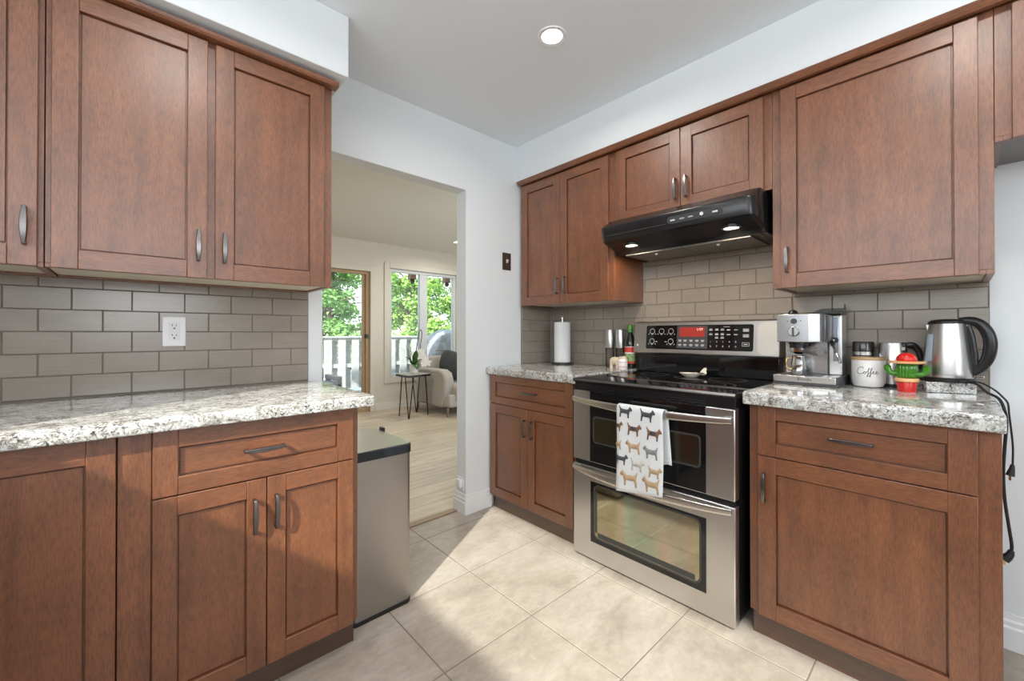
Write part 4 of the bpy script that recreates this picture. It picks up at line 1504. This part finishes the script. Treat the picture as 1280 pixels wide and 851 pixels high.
m = MB(); m.lathe([(0, 0.1057), (0.050, 0.1057), (0.0525, 0.109), (0.0525, 0.112), (0.050, 0.1145), (0, 0.1147)], CT, 48)
m.build('hat_brim', PEACH, t)
m = MB(); m.lathe([(0.0285, 0.1148), (0.030, 0.119), (0.0285, 0.128), (0.022, 0.1385), (0.011, 0.1445), (0, 0.146)], CT, 40)
m.build('red_hat_crown', RED, t)
for s in (1, -1):
    dx, dy = 0.06, 1.0
    P = [(0.026, 0.068), (0.038, 0.066), (0.048, 0.072), (0.053, 0.084), (0.054, 0.094)]
    m = MB()
    path = [(CT[0] - 0.004, CT[1] + s * a, CT[2] + b) for a, b in P]
    m.tube(path + [(path[-1][0], path[-1][1], path[-1][2] + 0.006)], lambda q: 0.0118 * (1.0 if q < 0.82 else max(0.25, 1 - (q - 0.82) * 4.2)) * (0.85 + 0.15 * q), 14)
    m.build('cactus_arm', GREEN, t)

# ------------------------------------------------------------------ granite board, kettle, cords
P0, P1 = Vector((-0.19, -2.03)), Vector((-0.134, -2.155))
dv = (P1 - P0).normalized()
nv = Vector((-dv.y, dv.x))
if nv.x < 0: nv = -nv
q = [P0, P1, P1 + nv * 0.115, P0 + nv * 0.115]
m = MB(); m.prism_z([(p.x, p.y) for p in q], BZ + 0.0003, BZ + 0.040)
tag(m.build('granite_board', GRANITE, None, bevel=0.003), 'thick granite board under the steel kettle', 'board')
KZ = BZ + 0.0402
KC = (-0.103, -2.083, KZ)
kt = thing('electric_kettle', 'brushed steel electric kettle with a big black handle on the granite board', 'kettle', KC)
m = MB(); m.lathe([(0, 0), (0.070, 0), (0.073, 0.003), (0.073, 0.010), (0.068, 0.014), (0, 0.014)], KC, 56)
m.build('power_base', BLACKP, kt)
m = MB(); m.lathe([(0, 0.0143), (0.066, 0.0143), (0.0675, 0.018), (0.0675, 0.03), (0.065, 0.08), (0.060, 0.14), (0.054, 0.195), (0.051, 0.214), (0, 0.2145)], KC, 64)
kb = m.build('kettle_body', STEELV, kt)
m = MB(); m.lathe([(0.050, 0.2142), (0.0535, 0.2142), (0.052, 0.222), (0.044, 0.229), (0.02, 0.232), (0, 0.2325)], KC, 56)
m.build('kettle_lid', BLACKP, kt)
m = MB()
def hk(a, z, off=0.0): return (KC[0] - 0.012 - 0.1 * a, KC[1] - a, KC[2] + z)
m.tube(smooth_path([hk(0.030, 0.222), hk(0.055, 0.224), hk(0.078, 0.214), hk(0.096, 0.185), hk(0.104, 0.145), hk(0.100, 0.100), hk(0.088, 0.066), hk(0.072, 0.046), hk(0.058, 0.036)], 4), lambda s: 0.0105 + 0.0035 * math.sin(PI * s), 16, flat=(1.0, 1.25))
kh = m.build('handle', BLACKP, kt)
m = MB(); m.tube([hk(0.052, 0.205), hk(0.060, 0.17), hk(0.068, 0.10), hk(0.068, 0.05)], 0.009, 12)
m.build('handle_backbone', BLACKP, kh)
m = MB(); m.box(KC[0] - 0.028, KC[0] - 0.012, KC[1] - 0.090, KC[1] - 0.064, KC[2] + 0.018, KC[2] + 0.027)
m.build('switch_lever', CHROME, kt, bevel=0.002)
m = MB()
vs = []
ca = math.radians(180 - 50)
for (z, r) in ((0.075, 0.0655), (0.11, 0.063), (0.15, 0.0595), (0.175, 0.0572)):
    for k in range(7):
        a = ca + (k - 3) * 0.075
        rr = r + 0.0018 - 0.0006 * abs(k - 3) / 3
        vs.append((KC[0] + rr * math.cos(a), KC[1] + rr * math.sin(a), KC[2] + z))
m.add(vs, [(r * 7 + k, r * 7 + k + 1, (r + 1) * 7 + k + 1, (r + 1) * 7 + k) for r in range(3) for k in range(6)])
wg = m.build('water_gauge', plain('pale_blue_gauge', (0.50, 0.62, 0.74), 0.45), kb)
m = MB()
sp = [(KC[0] - 0.004, KC[1] + 0.046, KC[2] + 0.212), (KC[0] - 0.004, KC[1] + 0.058, KC[2] + 0.2125), (KC[0] - 0.004, KC[1] + 0.052, KC[2] + 0.175)]
m.loft([[(p[0] + w_, p[1], p[2]) for p in sp] for w_ in (-0.012, 0.012)])
m.build('spout', STEELV, kb, bevel=0.002)


CABX = -0.30
cd = thing('power_cord', 'thick black power cord hanging down the counter end, plug near the floor', 'cord', (CABX, -2.214, 0.45), 'black cords at the counter end')
m = MB()
pa = [(-0.175, -2.115, 0.972), (-0.205, -2.150, 0.970), (-0.230, -2.175, 0.945), (-0.26, -2.196, 0.934), (CABX, -2.2055, 0.915), (CABX, -2.213, 0.865), (CABX, -2.209, 0.78), (CABX, -2.206, 0.70), (CABX, -2.208, 0.62), (CABX, -2.216, 0.535), (CABX, -2.222, 0.475), (CABX, -2.221, 0.455)]
m.tube(smooth_path(pa), 0.0042, 8)
m.build('cable', CORDM, cd)
m = MB(); m.tube([(CABX, -2.221, 0.456), (CABX, -2.219, 0.444), (CABX, -2.214, 0.434), (CABX, -2.206, 0.424)], lambda s: 0.007 + 0.007 * s, 12)
pl = m.build('plug', CORDM, cd)
m = MB()
for k in (-0.005, 0.005):
    m.box(CABX + k - 0.001, CABX + k + 0.001, -2.2095, -2.2045, 0.408, 0.428)
m.build('prong', GOLD, pl)
cd = thing('power_cord', 'thin black power cord with small plug ending halfway down the cabinet side', 'cord', (CABX - 0.03, -2.222, 0.68), 'black cords at the counter end')
m = MB()
X2 = CABX - 0.03
pa = [(-0.155, -2.135, 0.974), (-0.19, -2.165, 0.972), (-0.235, -2.192, 0.955), (-0.29, -2.206, 0.940), (X2, -2.2145, 0.925), (X2, -2.217, 0.89), (X2, -2.221, 0.84), (X2, -2.224, 0.79), (X2, -2.2235, 0.745), (X2, -2.223, 0.733)]
m.tube(smooth_path(pa), 0.0026, 8)
m.build('cable', CORDM, cd)
m = MB(); m.tube([(X2, -2.223, 0.735), (X2, -2.222, 0.722), (X2, -2.220, 0.712), (X2, -2.218, 0.700)], lambda s: 0.0045 + 0.0055 * s, 12)
pl = m.build('plug', CORDM, cd)
m = MB()
for k in (-0.005, 0.005):
    m.box(X2 + k - 0.001, X2 + k + 0.001, -2.220, -2.215, 0.686, 0.702)
m.build('prong', GOLD, pl)

# ------------------------------------------------------------------ outlets and switch
def outlet(F, u, z, label, d=0.0065, w=0.072, h_=0.116):
    t = thing('wall_outlet', label, 'outlet', F(u, d, z - h_ / 2))
    m = MB(F); m.box(u - w / 2, u + w / 2, d, d + 0.006, z - h_ / 2, z + h_ / 2)
    m.build('cover_plate', PLWHITE, t, bevel=0.002)
    m = MB(F); m.box(u - 0.0175, u + 0.0175, d + 0.006, d + 0.0075, z - 0.035, z + 0.035)
    r = m.build('receptacle', plain('receptacle_white', (0.78, 0.79, 0.80), 0.4), t, bevel=0.001)
    for s in (0.0165, -0.022):
        m = MB(F)
        m.box(u - 0.0075, u - 0.0052, d + 0.0074, d + 0.0078, z + s + 0.004, z + s + 0.012)
        m.box(u + 0.0052, u + 0.0075, d + 0.0074, d + 0.0078, z + s + 0.004, z + s + 0.011)
        m.prism([(u + 0.0032 * math.cos(2 * PI * i / 12), z + s - 0.004 + 0.0032 * math.sin(2 * PI * i / 12)) for i in range(12)], d + 0.0074, d + 0.0078)
        m.build('socket_slot', DGREY, r, smooth=0)
    return t


outlet(FA, -2.231, 1.152, 'white double wall outlet on the left taupe tiles')
t = thing('light_switch', 'dark bronze light switch on the white wall beside the corner cabinet', 'light switch', (-0.459, -0.001, 1.588))
m = MB(FA); m.box(-0.497, -0.421, 0.0005, 0.006, 1.580, 1.698)
m.build('switch_plate', BRONZE, t, bevel=0.002)
m = MB(FA); m.prism_u([(0.006, 1.628), (0.018, 1.644), (0.016, 1.652), (0.006, 1.655)], -0.466, -0.452)
m.build('toggle', plain('pale_toggle', (0.70, 0.66, 0.62), 0.4), t, bevel=0.001)
m = MB(FA)
for z in (1.665, 1.612):
    m.box(-0.4615, -0.4565, 0.006, 0.0068, z - 0.0025, z + 0.0025)
m.build('screw', plain('brown_screw', (0.25, 0.2, 0.17), 0.4, metal=0.6), t)
FJ = lambda u, d, z: (-0.8025 - d, u, z)
t = thing('plug_in_adapter', 'small white plug-in adapter on the opening jamb above the baseboard', 'adapter', (-0.805, 0.05, 0.14))
m = MB(FJ); m.box(0.02, 0.082, 0.0005, 0.005, 0.145, 0.225)
m.build('outlet_plate', PLWHITE, t, bevel=0.001)
m = MB(FJ); m.box(0.03, 0.072, 0.005, 0.028, 0.165, 0.215)
m.build('adapter_body', PLWHITE, t, bevel=0.003)

# ------------------------------------------------------------------ steel bin
bn = thing('trash_bin', 'tall brushed steel trash bin standing at the end of the left cabinets', 'trash bin', (-1.60, -0.32, 0))
BX0, BX1, BY0, BY1 = -1.7335, -1.464, -0.525, -0.125
def rplan(x0, x1, y0, y1, r): return rrect(x0, x1, y0, y1, r, 6)
m = MB()
m.loft([[(x, y, z) for x, y in rplan(BX0 + 0.004, BX1 - 0.004, BY0 + 0.004, BY1 - 0.004, 0.03)] for z in (0.016, 0.638)])
m.build('bin_body', plain('bin_steel', (0.40, 0.38, 0.355), 0.36, metal=1.0), bn, smooth=40)
m = MB()
m.loft([[(x, y, z) for x, y in rplan(BX0 + 0.002, BX1 - 0.002, BY0 + 0.002, BY1 - 0.002, 0.03)] for z in (0.0, 0.0158)])
m.build('bottom_ring', BLACKP, bn, smooth=40)
m = MB()
m.loft([[(x, y, 0.6382) for x, y in rplan(BX0, BX1, BY0, BY1, 0.032)], [(x, y, 0.672) for x, y in rplan(BX0, BX1, BY0, BY1, 0.032)],
        [(x, y, 0.6745) for x, y in rplan(BX0 + 0.003, BX1 - 0.003, BY0 + 0.003, BY1 - 0.003, 0.03)]])
ld = m.build('lid_rim', plain('navy_black_plastic', (0.012, 0.016, 0.022), 0.3), bn, smooth=40)
m = MB()
m.loft([[(x, y, z) for x, y in rplan(BX0 + 0.006, BX1 - 0.006, BY0 + 0.006, BY1 - 0.006, 0.028)] for z in (0.6746, 0.6768)])
m.build('lid_top', STEEL, ld, smooth=40)
m = MB(); m.box(BX1 - 0.004, BX1 + 0.010, -0.235, -0.195, 0.664, 0.690)
m.build('lid_hinge', BLACKP, ld, bevel=0.004)
m = MB(); m.box(BX1 - 0.006, BX1 + 0.008, -0.47, -0.44, 0.085, 0.125)
m.build('side_clip', BLACKP, bn, bevel=0.004)

# ------------------------------------------------------------------ living room things
st = thing('side_table', 'small square side table with black hairpin legs in the living room', 'table', (0.51, 3.03, 0))
TC = [(0.352, 3.14), (0.352, 2.84), (0.70, 2.93), (0.68, 3.21)]
corn = [(0.325, 2.815), (0.70, 2.885), (0.655, 3.245), (0.325, 3.165)]
m = MB(); m.prism_z(corn, 0.552, 0.585)
m.build('table_top', plain('grey_wood_top', (0.40, 0.36, 0.31), 0.4), st, bevel=0.003)
m = MB()
inn = corn
for i in range(4):
    a, b_ = Vector(corn[i]), Vector(corn[(i + 1) % 4])
    nrm = Vector((b_.y - a.y, a.x - b_.x)).normalized() * 0.004
    m.prism_z([tuple(a + nrm), tuple(b_ + nrm), tuple(b_ - nrm * 0), tuple(a - nrm * 0)], 0.550, 0.5795)
m.build('apron_rim', BLACKM, st)
cx, cy = 0.505, 3.03
for (fx, fy) in ((0.349, 3.119), (0.343, 2.838), (0.690, 2.931), (0.655, 3.19)):
    m = MB()
    foot = Vector((fx, fy, 0.008))
    to = Vector((cx - fx, cy - fy, 0)).normalized()
    pr = Vector((-to.y, to.x, 0))
    for s in (-1, 1):
        top = Vector((fx, fy, 0.552)) + to * 0.035 + pr * s * 0.055
        m.tube([foot + pr * s * 0.004, top], 0.0075, 8)
    m.lathe([(0, 0), (0.008, 0), (0.008, 0.012), (0, 0.014)], (fx, fy, 0), 10)
    m.build('leg', BLACKM, st)

op = thing('potted_orchid', 'white orchid in a small white pot on the side table', 'plant', (0.545, 3.06, 0.5855))
OC = (0.545, 3.06, 0.5855)
m = MB(); m.lathe([(0, 0), (0.052, 0), (0.055, 0.003), (0.066, 0.125), (0.062, 0.125), (0.055, 0.10), (0, 0.10)], OC, 28)
m.build('pot', CERAM, op)
LEAFD = plain('orchid_leaf', (0.035, 0.11, 0.02), 0.35)
def blade(base, tip, w, up, name, mat, parent, n=9):
    b0, t0 = Vector(base), Vector(tip)
    ax = (t0 - b0)
    side = ax.cross(Vector((0, 0, 1)))
    side = side.normalized() if side.length > 1e-4 else Vector((1, 0, 0))
    mb = MB(); vs = []
    for i in range(n):
        s = i / (n - 1)
        c = b0 + ax * s + Vector((0, 0, up * math.sin(PI * s)))
        ww = w * math.sin(PI * (0.08 + 0.9 * s)) ** 0.7
        vs += [tuple(c - side * ww), tuple(c + Vector((0, 0, -ww * 0.25))), tuple(c + side * ww)]
    fs = []
    for i in range(n - 1):
        for k in range(2):
            a = i * 3 + k
            fs.append((a, a + 1, a + 4, a + 3))
    mb.add(vs, fs)
    o = mb.build(name, mat, parent, smooth=80)
    so = o.modifiers.new('thickness', 'SOLIDIFY'); so.thickness = 0.003
    return o
for (dx, dy, dz, w, up) in ((-0.12, 0.02, 0.10, 0.042, 0.05), (-0.10, -0.10, 0.03, 0.045, 0.05), (-0.035, -0.15, -0.06, 0.045, 0.06), (-0.03, -0.11, 0.20, 0.04, 0.02), (-0.10, 0.06, 0.28, 0.042, 0.0), (-0.04, 0.02, 0.20, 0.04, 0.02), (0.10, -0.06, 0.07, 0.04, 0.04)):
    blade((OC[0] + dx * 0.1, OC[1] + dy * 0.1, OC[2] + 0.10), (OC[0] + dx, OC[1] + dy, OC[2] + 0.12 + dz), w, up, 'leaf', LEAFD, op)
STEMM = plain('dark_stem', (0.03, 0.028, 0.02), 0.6)
m = MB()
stem = smooth_path([(OC[0], OC[1], OC[2] + 0.10), (OC[0] + 0.03, OC[1], OC[2] + 0.30), (OC[0] + 0.055, OC[1] - 0.01, OC[2] + 0.48), (OC[0] + 0.075, OC[1] - 0.01, OC[2] + 0.585), (OC[0] + 0.105, OC[1] - 0.015, OC[2] + 0.60), (OC[0] + 0.11, OC[1] - 0.02, OC[2] + 0.52), (OC[0] + 0.085, OC[1] - 0.03, OC[2] + 0.40), (OC[0] + 0.08, OC[1] - 0.04, OC[2] + 0.30)])
m.tube(stem, 0.0055, 8)
m.build('flower_stem', STEMM, op)
PETAL = plain('white_petal', (0.85, 0.83, 0.78), 0.5)
for (dx, dy, dz, sc) in ((0.09, -0.05, 0.30, 0.055), (0.05, -0.07, 0.24, 0.05), (0.12, -0.08, 0.20, 0.06), (0.15, -0.10, 0.145, 0.06), (0.10, -0.10, 0.13, 0.05), (0.02, -0.03, 0.27, 0.045)):
    c = Vector((OC[0] + dx, OC[1] + dy, OC[2] + dz))
    m = MB()
    fx = Vector((0.75, -0.66, 0)).normalized() * 0.9 + Vector((0, 0, 0.1))
    view = Vector((-0.5, -0.86, 0.1)).normalized()
    sx_ = view.cross(Vector((0, 0, 1))).normalized(); sz_ = sx_.cross(view)
    for k in range(5):
        a0 = k * 2 * PI / 5 + PI / 2
        pts = []
        for j in range(10):
            q_ = 2 * PI * j / 10
            lx, ly = 0.55 + 0.5 * math.cos(q_), 0.36 * math.sin(q_)
            X = lx * math.cos(a0) - ly * math.sin(a0); Y = lx * math.sin(a0) + ly * math.cos(a0)
            pts.append(tuple(c + sx_ * X * sc + sz_ * Y * sc + view * (0.18 * (lx ** 2) * sc + 0.001 * k)))
        m.poly(pts)
    m.lathe([(0, -0.008), (0.008, -0.004), (0.009, 0.004), (0, 0.009)], tuple(c + view * 0.004), 10)
    f = m.build('flower', PETAL, op, smooth=30)

# sofa
sf = thing('sofa', 'light grey sofa with rounded arm under the living room window', 'sofa', (1.6, 3.0, 0))
m = MB()
def box_r(mb, x0, x1, y0, y1, z0, z1, m_=0): mb.box(x0, x1, y0, y1, z0, z1, m_)
box_r(m, 0.80, 2.75, 2.56, 3.40, 0.125, 0.30)
m.build('sofa_base', SOFA, sf, bevel=0.03, seg=4)
for x0, x1 in ((0.77, 0.93), (2.60, 2.76)):
    m = MB()
    prof = [(2.70, 0.115), (3.42, 0.115), (3.42, 0.60), (3.35, 0.635), (2.78, 0.635), (2.68, 0.60), (2.63, 0.50), (2.64, 0.30)]
    m.loft([[(x, y, z) for y, z in prof] for x in (x0, x1)])
    m.build('sofa_arm', SOFA, sf, bevel=0.035, seg=5, smooth=50)
for x0, x1 in ((0.90, 1.75), (1.76, 2.60)):
    m = MB()
    m.box(x0, x1, 2.50, 3.22, 0.20, 0.43)
    m.build('seat_cushion', SOFA, sf, bevel=0.05, seg=5)
    m = MB()
    m.loft([[(x0, 3.10, 0.44), (x1, 3.10, 0.44), (x1, 3.30, 0.44), (x0, 3.30, 0.44)], [(x0, 3.22, 0.80), (x1, 3.22, 0.80), (x1, 3.36, 0.80), (x0, 3.36, 0.80)]])
    m.build('back_cushion', SOFA, sf, bevel=0.05, seg=5)
m = MB(); m.box(0.80, 2.75, 3.36, 3.46, 0.125, 0.76)
m.build('sofa_back', SOFA, sf, bevel=0.03, seg=4)
for (x, y) in ((0.80, 2.60), (2.72, 2.60), (0.80, 3.40), (2.72, 3.40)):
    m = MB(); m.lathe([(0, 0), (0.013, 0), (0.020, 0.13), (0, 0.13)], (x, y, 0), 14)
    m.build('leg', plain('sofa_leg', (0.16, 0.14, 0.12), 0.5), sf)
m = MB()
rings = []
NPW = 20
for i in range(NPW + 1):
    s = -1 + 2 * i / NPW
    pr_ = max(1 - abs(s) ** 3.2, 0.0) ** 0.45
    ring_ = []
    for j in range(24):
        a = 2 * PI * j / 24
        k = 0.0085 * math.sin(12 * s + 3 * math.sin(a * 2))
        ring_.append((s * 0.25, (0.10 * pr_ + k * pr_) * math.cos(a), 0.21 * (0.35 + 0.65 * pr_) * math.copysign(abs(math.sin(a)) ** 0.8, math.sin(a))))
    rings.append(ring_)
m.loft(rings)
Mx = Matrix.Translation((1.19, 3.00, 0.665)) @ Matrix.Rotation(math.radians(-24), 4, 'X') @ Matrix.Rotation(math.radians(28), 4, 'Y')
m.v = [tuple(Mx @ Vector(p)) for p in m.v]
tag(m.build('throw_pillow', PILLOWM, None, smooth=70), 'black textured throw pillow leaning on the light grey sofa', 'pillow')

# ------------------------------------------------------------------ outside
m = MB(); m.box(-9, 14, FARY + 0.15, 18, -0.30, -0.06)
struct(m, 'ground', DECKM)
FY = 6.0
fc = thing('board_fence', 'weathered white board-on-board fence behind the patio door and window', 'fence', (1.5, FY, -0.06))
pitch = 0.262
nb = 36
for i in range(nb):
    x = -3.37 + i * pitch
    m = MB(); m.box(x, x + 0.14, FY, FY + 0.022, -0.055, 1.055)
    m.build('front_board', FENCEM, fc)
    m = MB(); m.box(x + 0.128, x + 0.262, FY + 0.062, FY + 0.084, -0.055, 1.055)
    m.build('back_board', FENCEB, fc)
for z in (0.47, 0.99):
    m = MB(); m.box(-3.4, 6.1, FY + 0.0222, FY + 0.0618, z, z + 0.075)
    m.build('rail', FENCEM, fc)
m = MB(); m.box(-3.45, 6.15, FY - 0.03, FY + 0.11, 1.0552, 1.085)
m.build('cap_rail', FENCEM, fc)


def tree(name, x, y, h, rx, rz, nleaf, mat, label, seed, trunk_r=0.12, size=0.13):
    rnd = random.Random(seed)
    t = thing(name, label, 'tree', (x, y, -0.06), 'trees beyond the fence')
    m = MB()
    path = [(x, y, -0.08), (x + 0.05, y, h * 0.3), (x - 0.06, y + 0.05, h * 0.65), (x + 0.04, y, h + rz * 0.5)]
    m.tube(smooth_path(path), lambda s: trunk_r * (1 - 0.7 * s), 10)
    br = []
    for k in range(14):
        a = rnd.uniform(0, 2 * PI)
        z0 = h * rnd.uniform(0.35, 1.0)
        L = rx * rnd.uniform(0.6, 1.0)
        e = (x + L * math.cos(a), y + L * math.sin(a) * 0.8, z0 + rnd.uniform(0.2, 1.0))
        br.append(e)
        m.tube([(x, y, z0), ((x + e[0]) / 2, (y + e[1]) / 2, (z0 + e[2]) / 2 + 0.15), e], lambda s: trunk_r * 0.28 * (1 - 0.75 * s), 6)
    m.build('trunk', BARK, t, smooth=60)
    clumps = []
    for k in range(34):
        th_ = rnd.uniform(0, 2 * PI); ph = rnd.uniform(-1, 1); rr = rnd.random() ** 0.4
        clumps.append((x + rx * rr * math.cos(th_) * math.sqrt(1 - ph * ph), y + rx * 0.8 * rr * math.sin(th_) * math.sqrt(1 - ph * ph), h + rz * rr * ph, rnd.uniform(0.28, 0.52) * rx * 0.62))
    m = MB()
    for i in range(nleaf):
        c = clumps[rnd.randrange(len(clumps))]
        th_ = rnd.uniform(0, 2 * PI); ph = rnd.uniform(-1, 1); rr = c[3] * rnd.random() ** 0.45
        q_ = math.sqrt(1 - ph * ph)
        p = Vector((c[0] + rr * math.cos(th_) * q_, c[1] + rr * math.sin(th_) * q_, c[2] + rr * ph * 0.8))
        if p.z < 0.05: continue
        ax = Vector((rnd.uniform(-1, 1), rnd.uniform(-1, 1), rnd.uniform(-0.8, 0.3))).normalized()
        sd = ax.cross(Vector((rnd.uniform(-1, 1), rnd.uniform(-1, 1), rnd.uniform(-1, 1)))).normalized()
        s = size * rnd.uniform(0.6, 1.25)
        nrm = ax.cross(sd)
        m.add([tuple(p), tuple(p + ax * s * 0.5 + sd * s * 0.3 + nrm * s * 0.08), tuple(p + ax * s), tuple(p + ax * s * 0.5 - sd * s * 0.3 + nrm * s * 0.08)], [(0, 1, 2, 3)])
    m.build('foliage', mat, t, smooth=0)
    return t


tree('leafy_tree', 1.35, 9.5, 2.5, 1.1, 2.2, 6500, LEAF2, 'tall shady tree beyond the fence seen through the patio door', 11, 0.14)
tree('leafy_tree', 4.0, 9.5, 2.3, 1.1, 2.2, 7000, LEAF1, 'bright leafy tree beyond the fence behind the left window pane', 12, 0.10)
tree('leafy_tree', 6.2, 9.3, 2.3, 1.1, 2.1, 6500, LEAF1, 'bright leafy tree beyond the fence behind the covered grill', 13, 0.10)
tree('leafy_tree', 2.7, 12.7, 2.9, 1.45, 2.6, 5500, LEAF2, 'darker tree farther back, showing between the patio door trees', 14, 0.15, 0.16)
tree('leafy_tree', 5.9, 12.7, 2.9, 1.5, 2.6, 5500, LEAF2, 'darker tree farther back, showing behind the window trees', 17, 0.15, 0.16)
tree('leafy_shrub', 1.5, 7.55, 0.70, 1.0, 0.75, 3500, LEAF2, 'low dark green shrub just beyond the fence behind the patio door', 15, 0.05)
tree('leafy_shrub', 3.7, 7.55, 0.80, 1.1, 0.8, 4000, LEAF1, 'low bright green shrub just beyond the fence behind the window', 16, 0.05)

gc = thing('covered_grill', 'barbecue grill under a grey tarpaulin cover outside the window', 'grill', (2.62, 5.2, -0.06))
m = MB()
prof = [(2.06, -0.055), (2.05, 0.70), (2.10, 0.98), (2.22, 1.13), (2.45, 1.215), (2.75, 1.215), (2.98, 1.13), (3.10, 0.95), (3.14, 0.70), (3.13, -0.055)]
rings = []
for s, yy in enumerate((4.90, 4.93, 5.05, 5.20, 5.38, 5.46, 5.50)):
    k = (0.0, 0.10, 0.03, 0.0, 0.03, 0.10, 0.0)[s]
    ins = (0.10, 0.03, 0.0, 0.0, 0.0, 0.03, 0.10)[s]
    rings.append([(2.6 + (x - 2.6) * (1 - ins) + 0.04 * math.sin(9 * z + 5 * yy), yy + 0.02 * math.sin(11 * x + 7 * z), z if z < 0 else z * (1 - ins) + 0.012 * math.sin(17 * x + 9 * yy)) for x, z in prof])
m.loft(rings)
m.build('cover', TARP, gc, smooth=40)
m = MB()
for z in (0.35, 0.80):
    m.tube([(2.05, 4.90, z), (2.6, 4.872, z - 0.03), (3.14, 4.90, z)], 0.012, 8)
m.build('cover_strap', plain('dark_strap', (0.12, 0.125, 0.13), 0.6), gc)

wc = thing('wicker_chair', 'grey wicker patio chair outside the glass door', 'chair', (-0.15, 5.0, -0.06))
m = MB(); m.box(-0.50, 0.155, 4.72, 5.3, 0.22, 0.33)
m.build('seat', WICKER, wc, bevel=0.02)
m = MB(); m.box(-0.50, 0.06, 5.30, 5.40, -0.055, 0.56)
m.build('backrest', WICKER, wc, bevel=0.02)
for x0, x1 in ((-0.56, -0.50), (0.08, 0.165)):
    m = MB(); m.box(x0, x1, 4.72, 5.32, 0.36, 0.435); m.box(x0, x1, 4.72, 4.80, -0.055, 0.36); m.box(x0, x1, 5.22, 5.30, -0.055, 0.36)
    m.build('arm', WICKER, wc, bevel=0.015)
wt = thing('patio_table', 'low white patio table outside the glass door', 'table', (0.22, 4.47, -0.06))
m = MB(); m.box(0.03, 0.42, 4.28, 4.66, 0.215, 0.245)
m.build('table_top', plain('bright_white_paint', (0.88, 0.88, 0.87), 0.4), wt, bevel=0.004)
for (x, y) in ((0.06, 4.31), (0.39, 4.31), (0.06, 4.63), (0.39, 4.63)):
    m = MB(); m.box(x - 0.02, x + 0.02, y - 0.02, y + 0.02, -0.055, 0.2149)
    m.build('leg', plain('bright_white_leg', (0.85, 0.85, 0.84), 0.4), wt)

# eave beam that carries the hanging ornaments
m = MB(); m.box(-2.0, 4.2, 4.15, 4.45, 2.46, 2.60)
struct(m, 'trim_6', TANWOOD)
for (x, lab) in ((1.196, 'brown wooden bird house hanging outside the left window pane'), (1.903, 'brown wooden bird house hanging outside the right window pane')):
    t = thing('hanging_birdhouse', lab, 'bird house', (x, 4.3, 2.01), 'bird houses outside the window')
    m = MB(); m.box(x - 0.055, x + 0.055, 4.25, 4.35, 2.075, 2.19)
    m.build('house_box', plain('brown_box_wood', (0.075, 0.045, 0.025), 0.7), t, bevel=0.004)
    m = MB(); m.lathe([(0, -0.055), (0.025, -0.045), (0.04, -0.02), (0.042, 0.0), (0.03, 0.018), (0, 0.02)], (x + 0.01, 4.3, 2.055), 16)
    m.build('round_bottom', plain('dark_brown_nut', (0.02, 0.012, 0.008), 0.6), t)
    m = MB(); m.tube([(x, 4.3, 2.19), (x, 4.3, 2.462)], 0.003, 6)
    m.build('cord', INK, t)
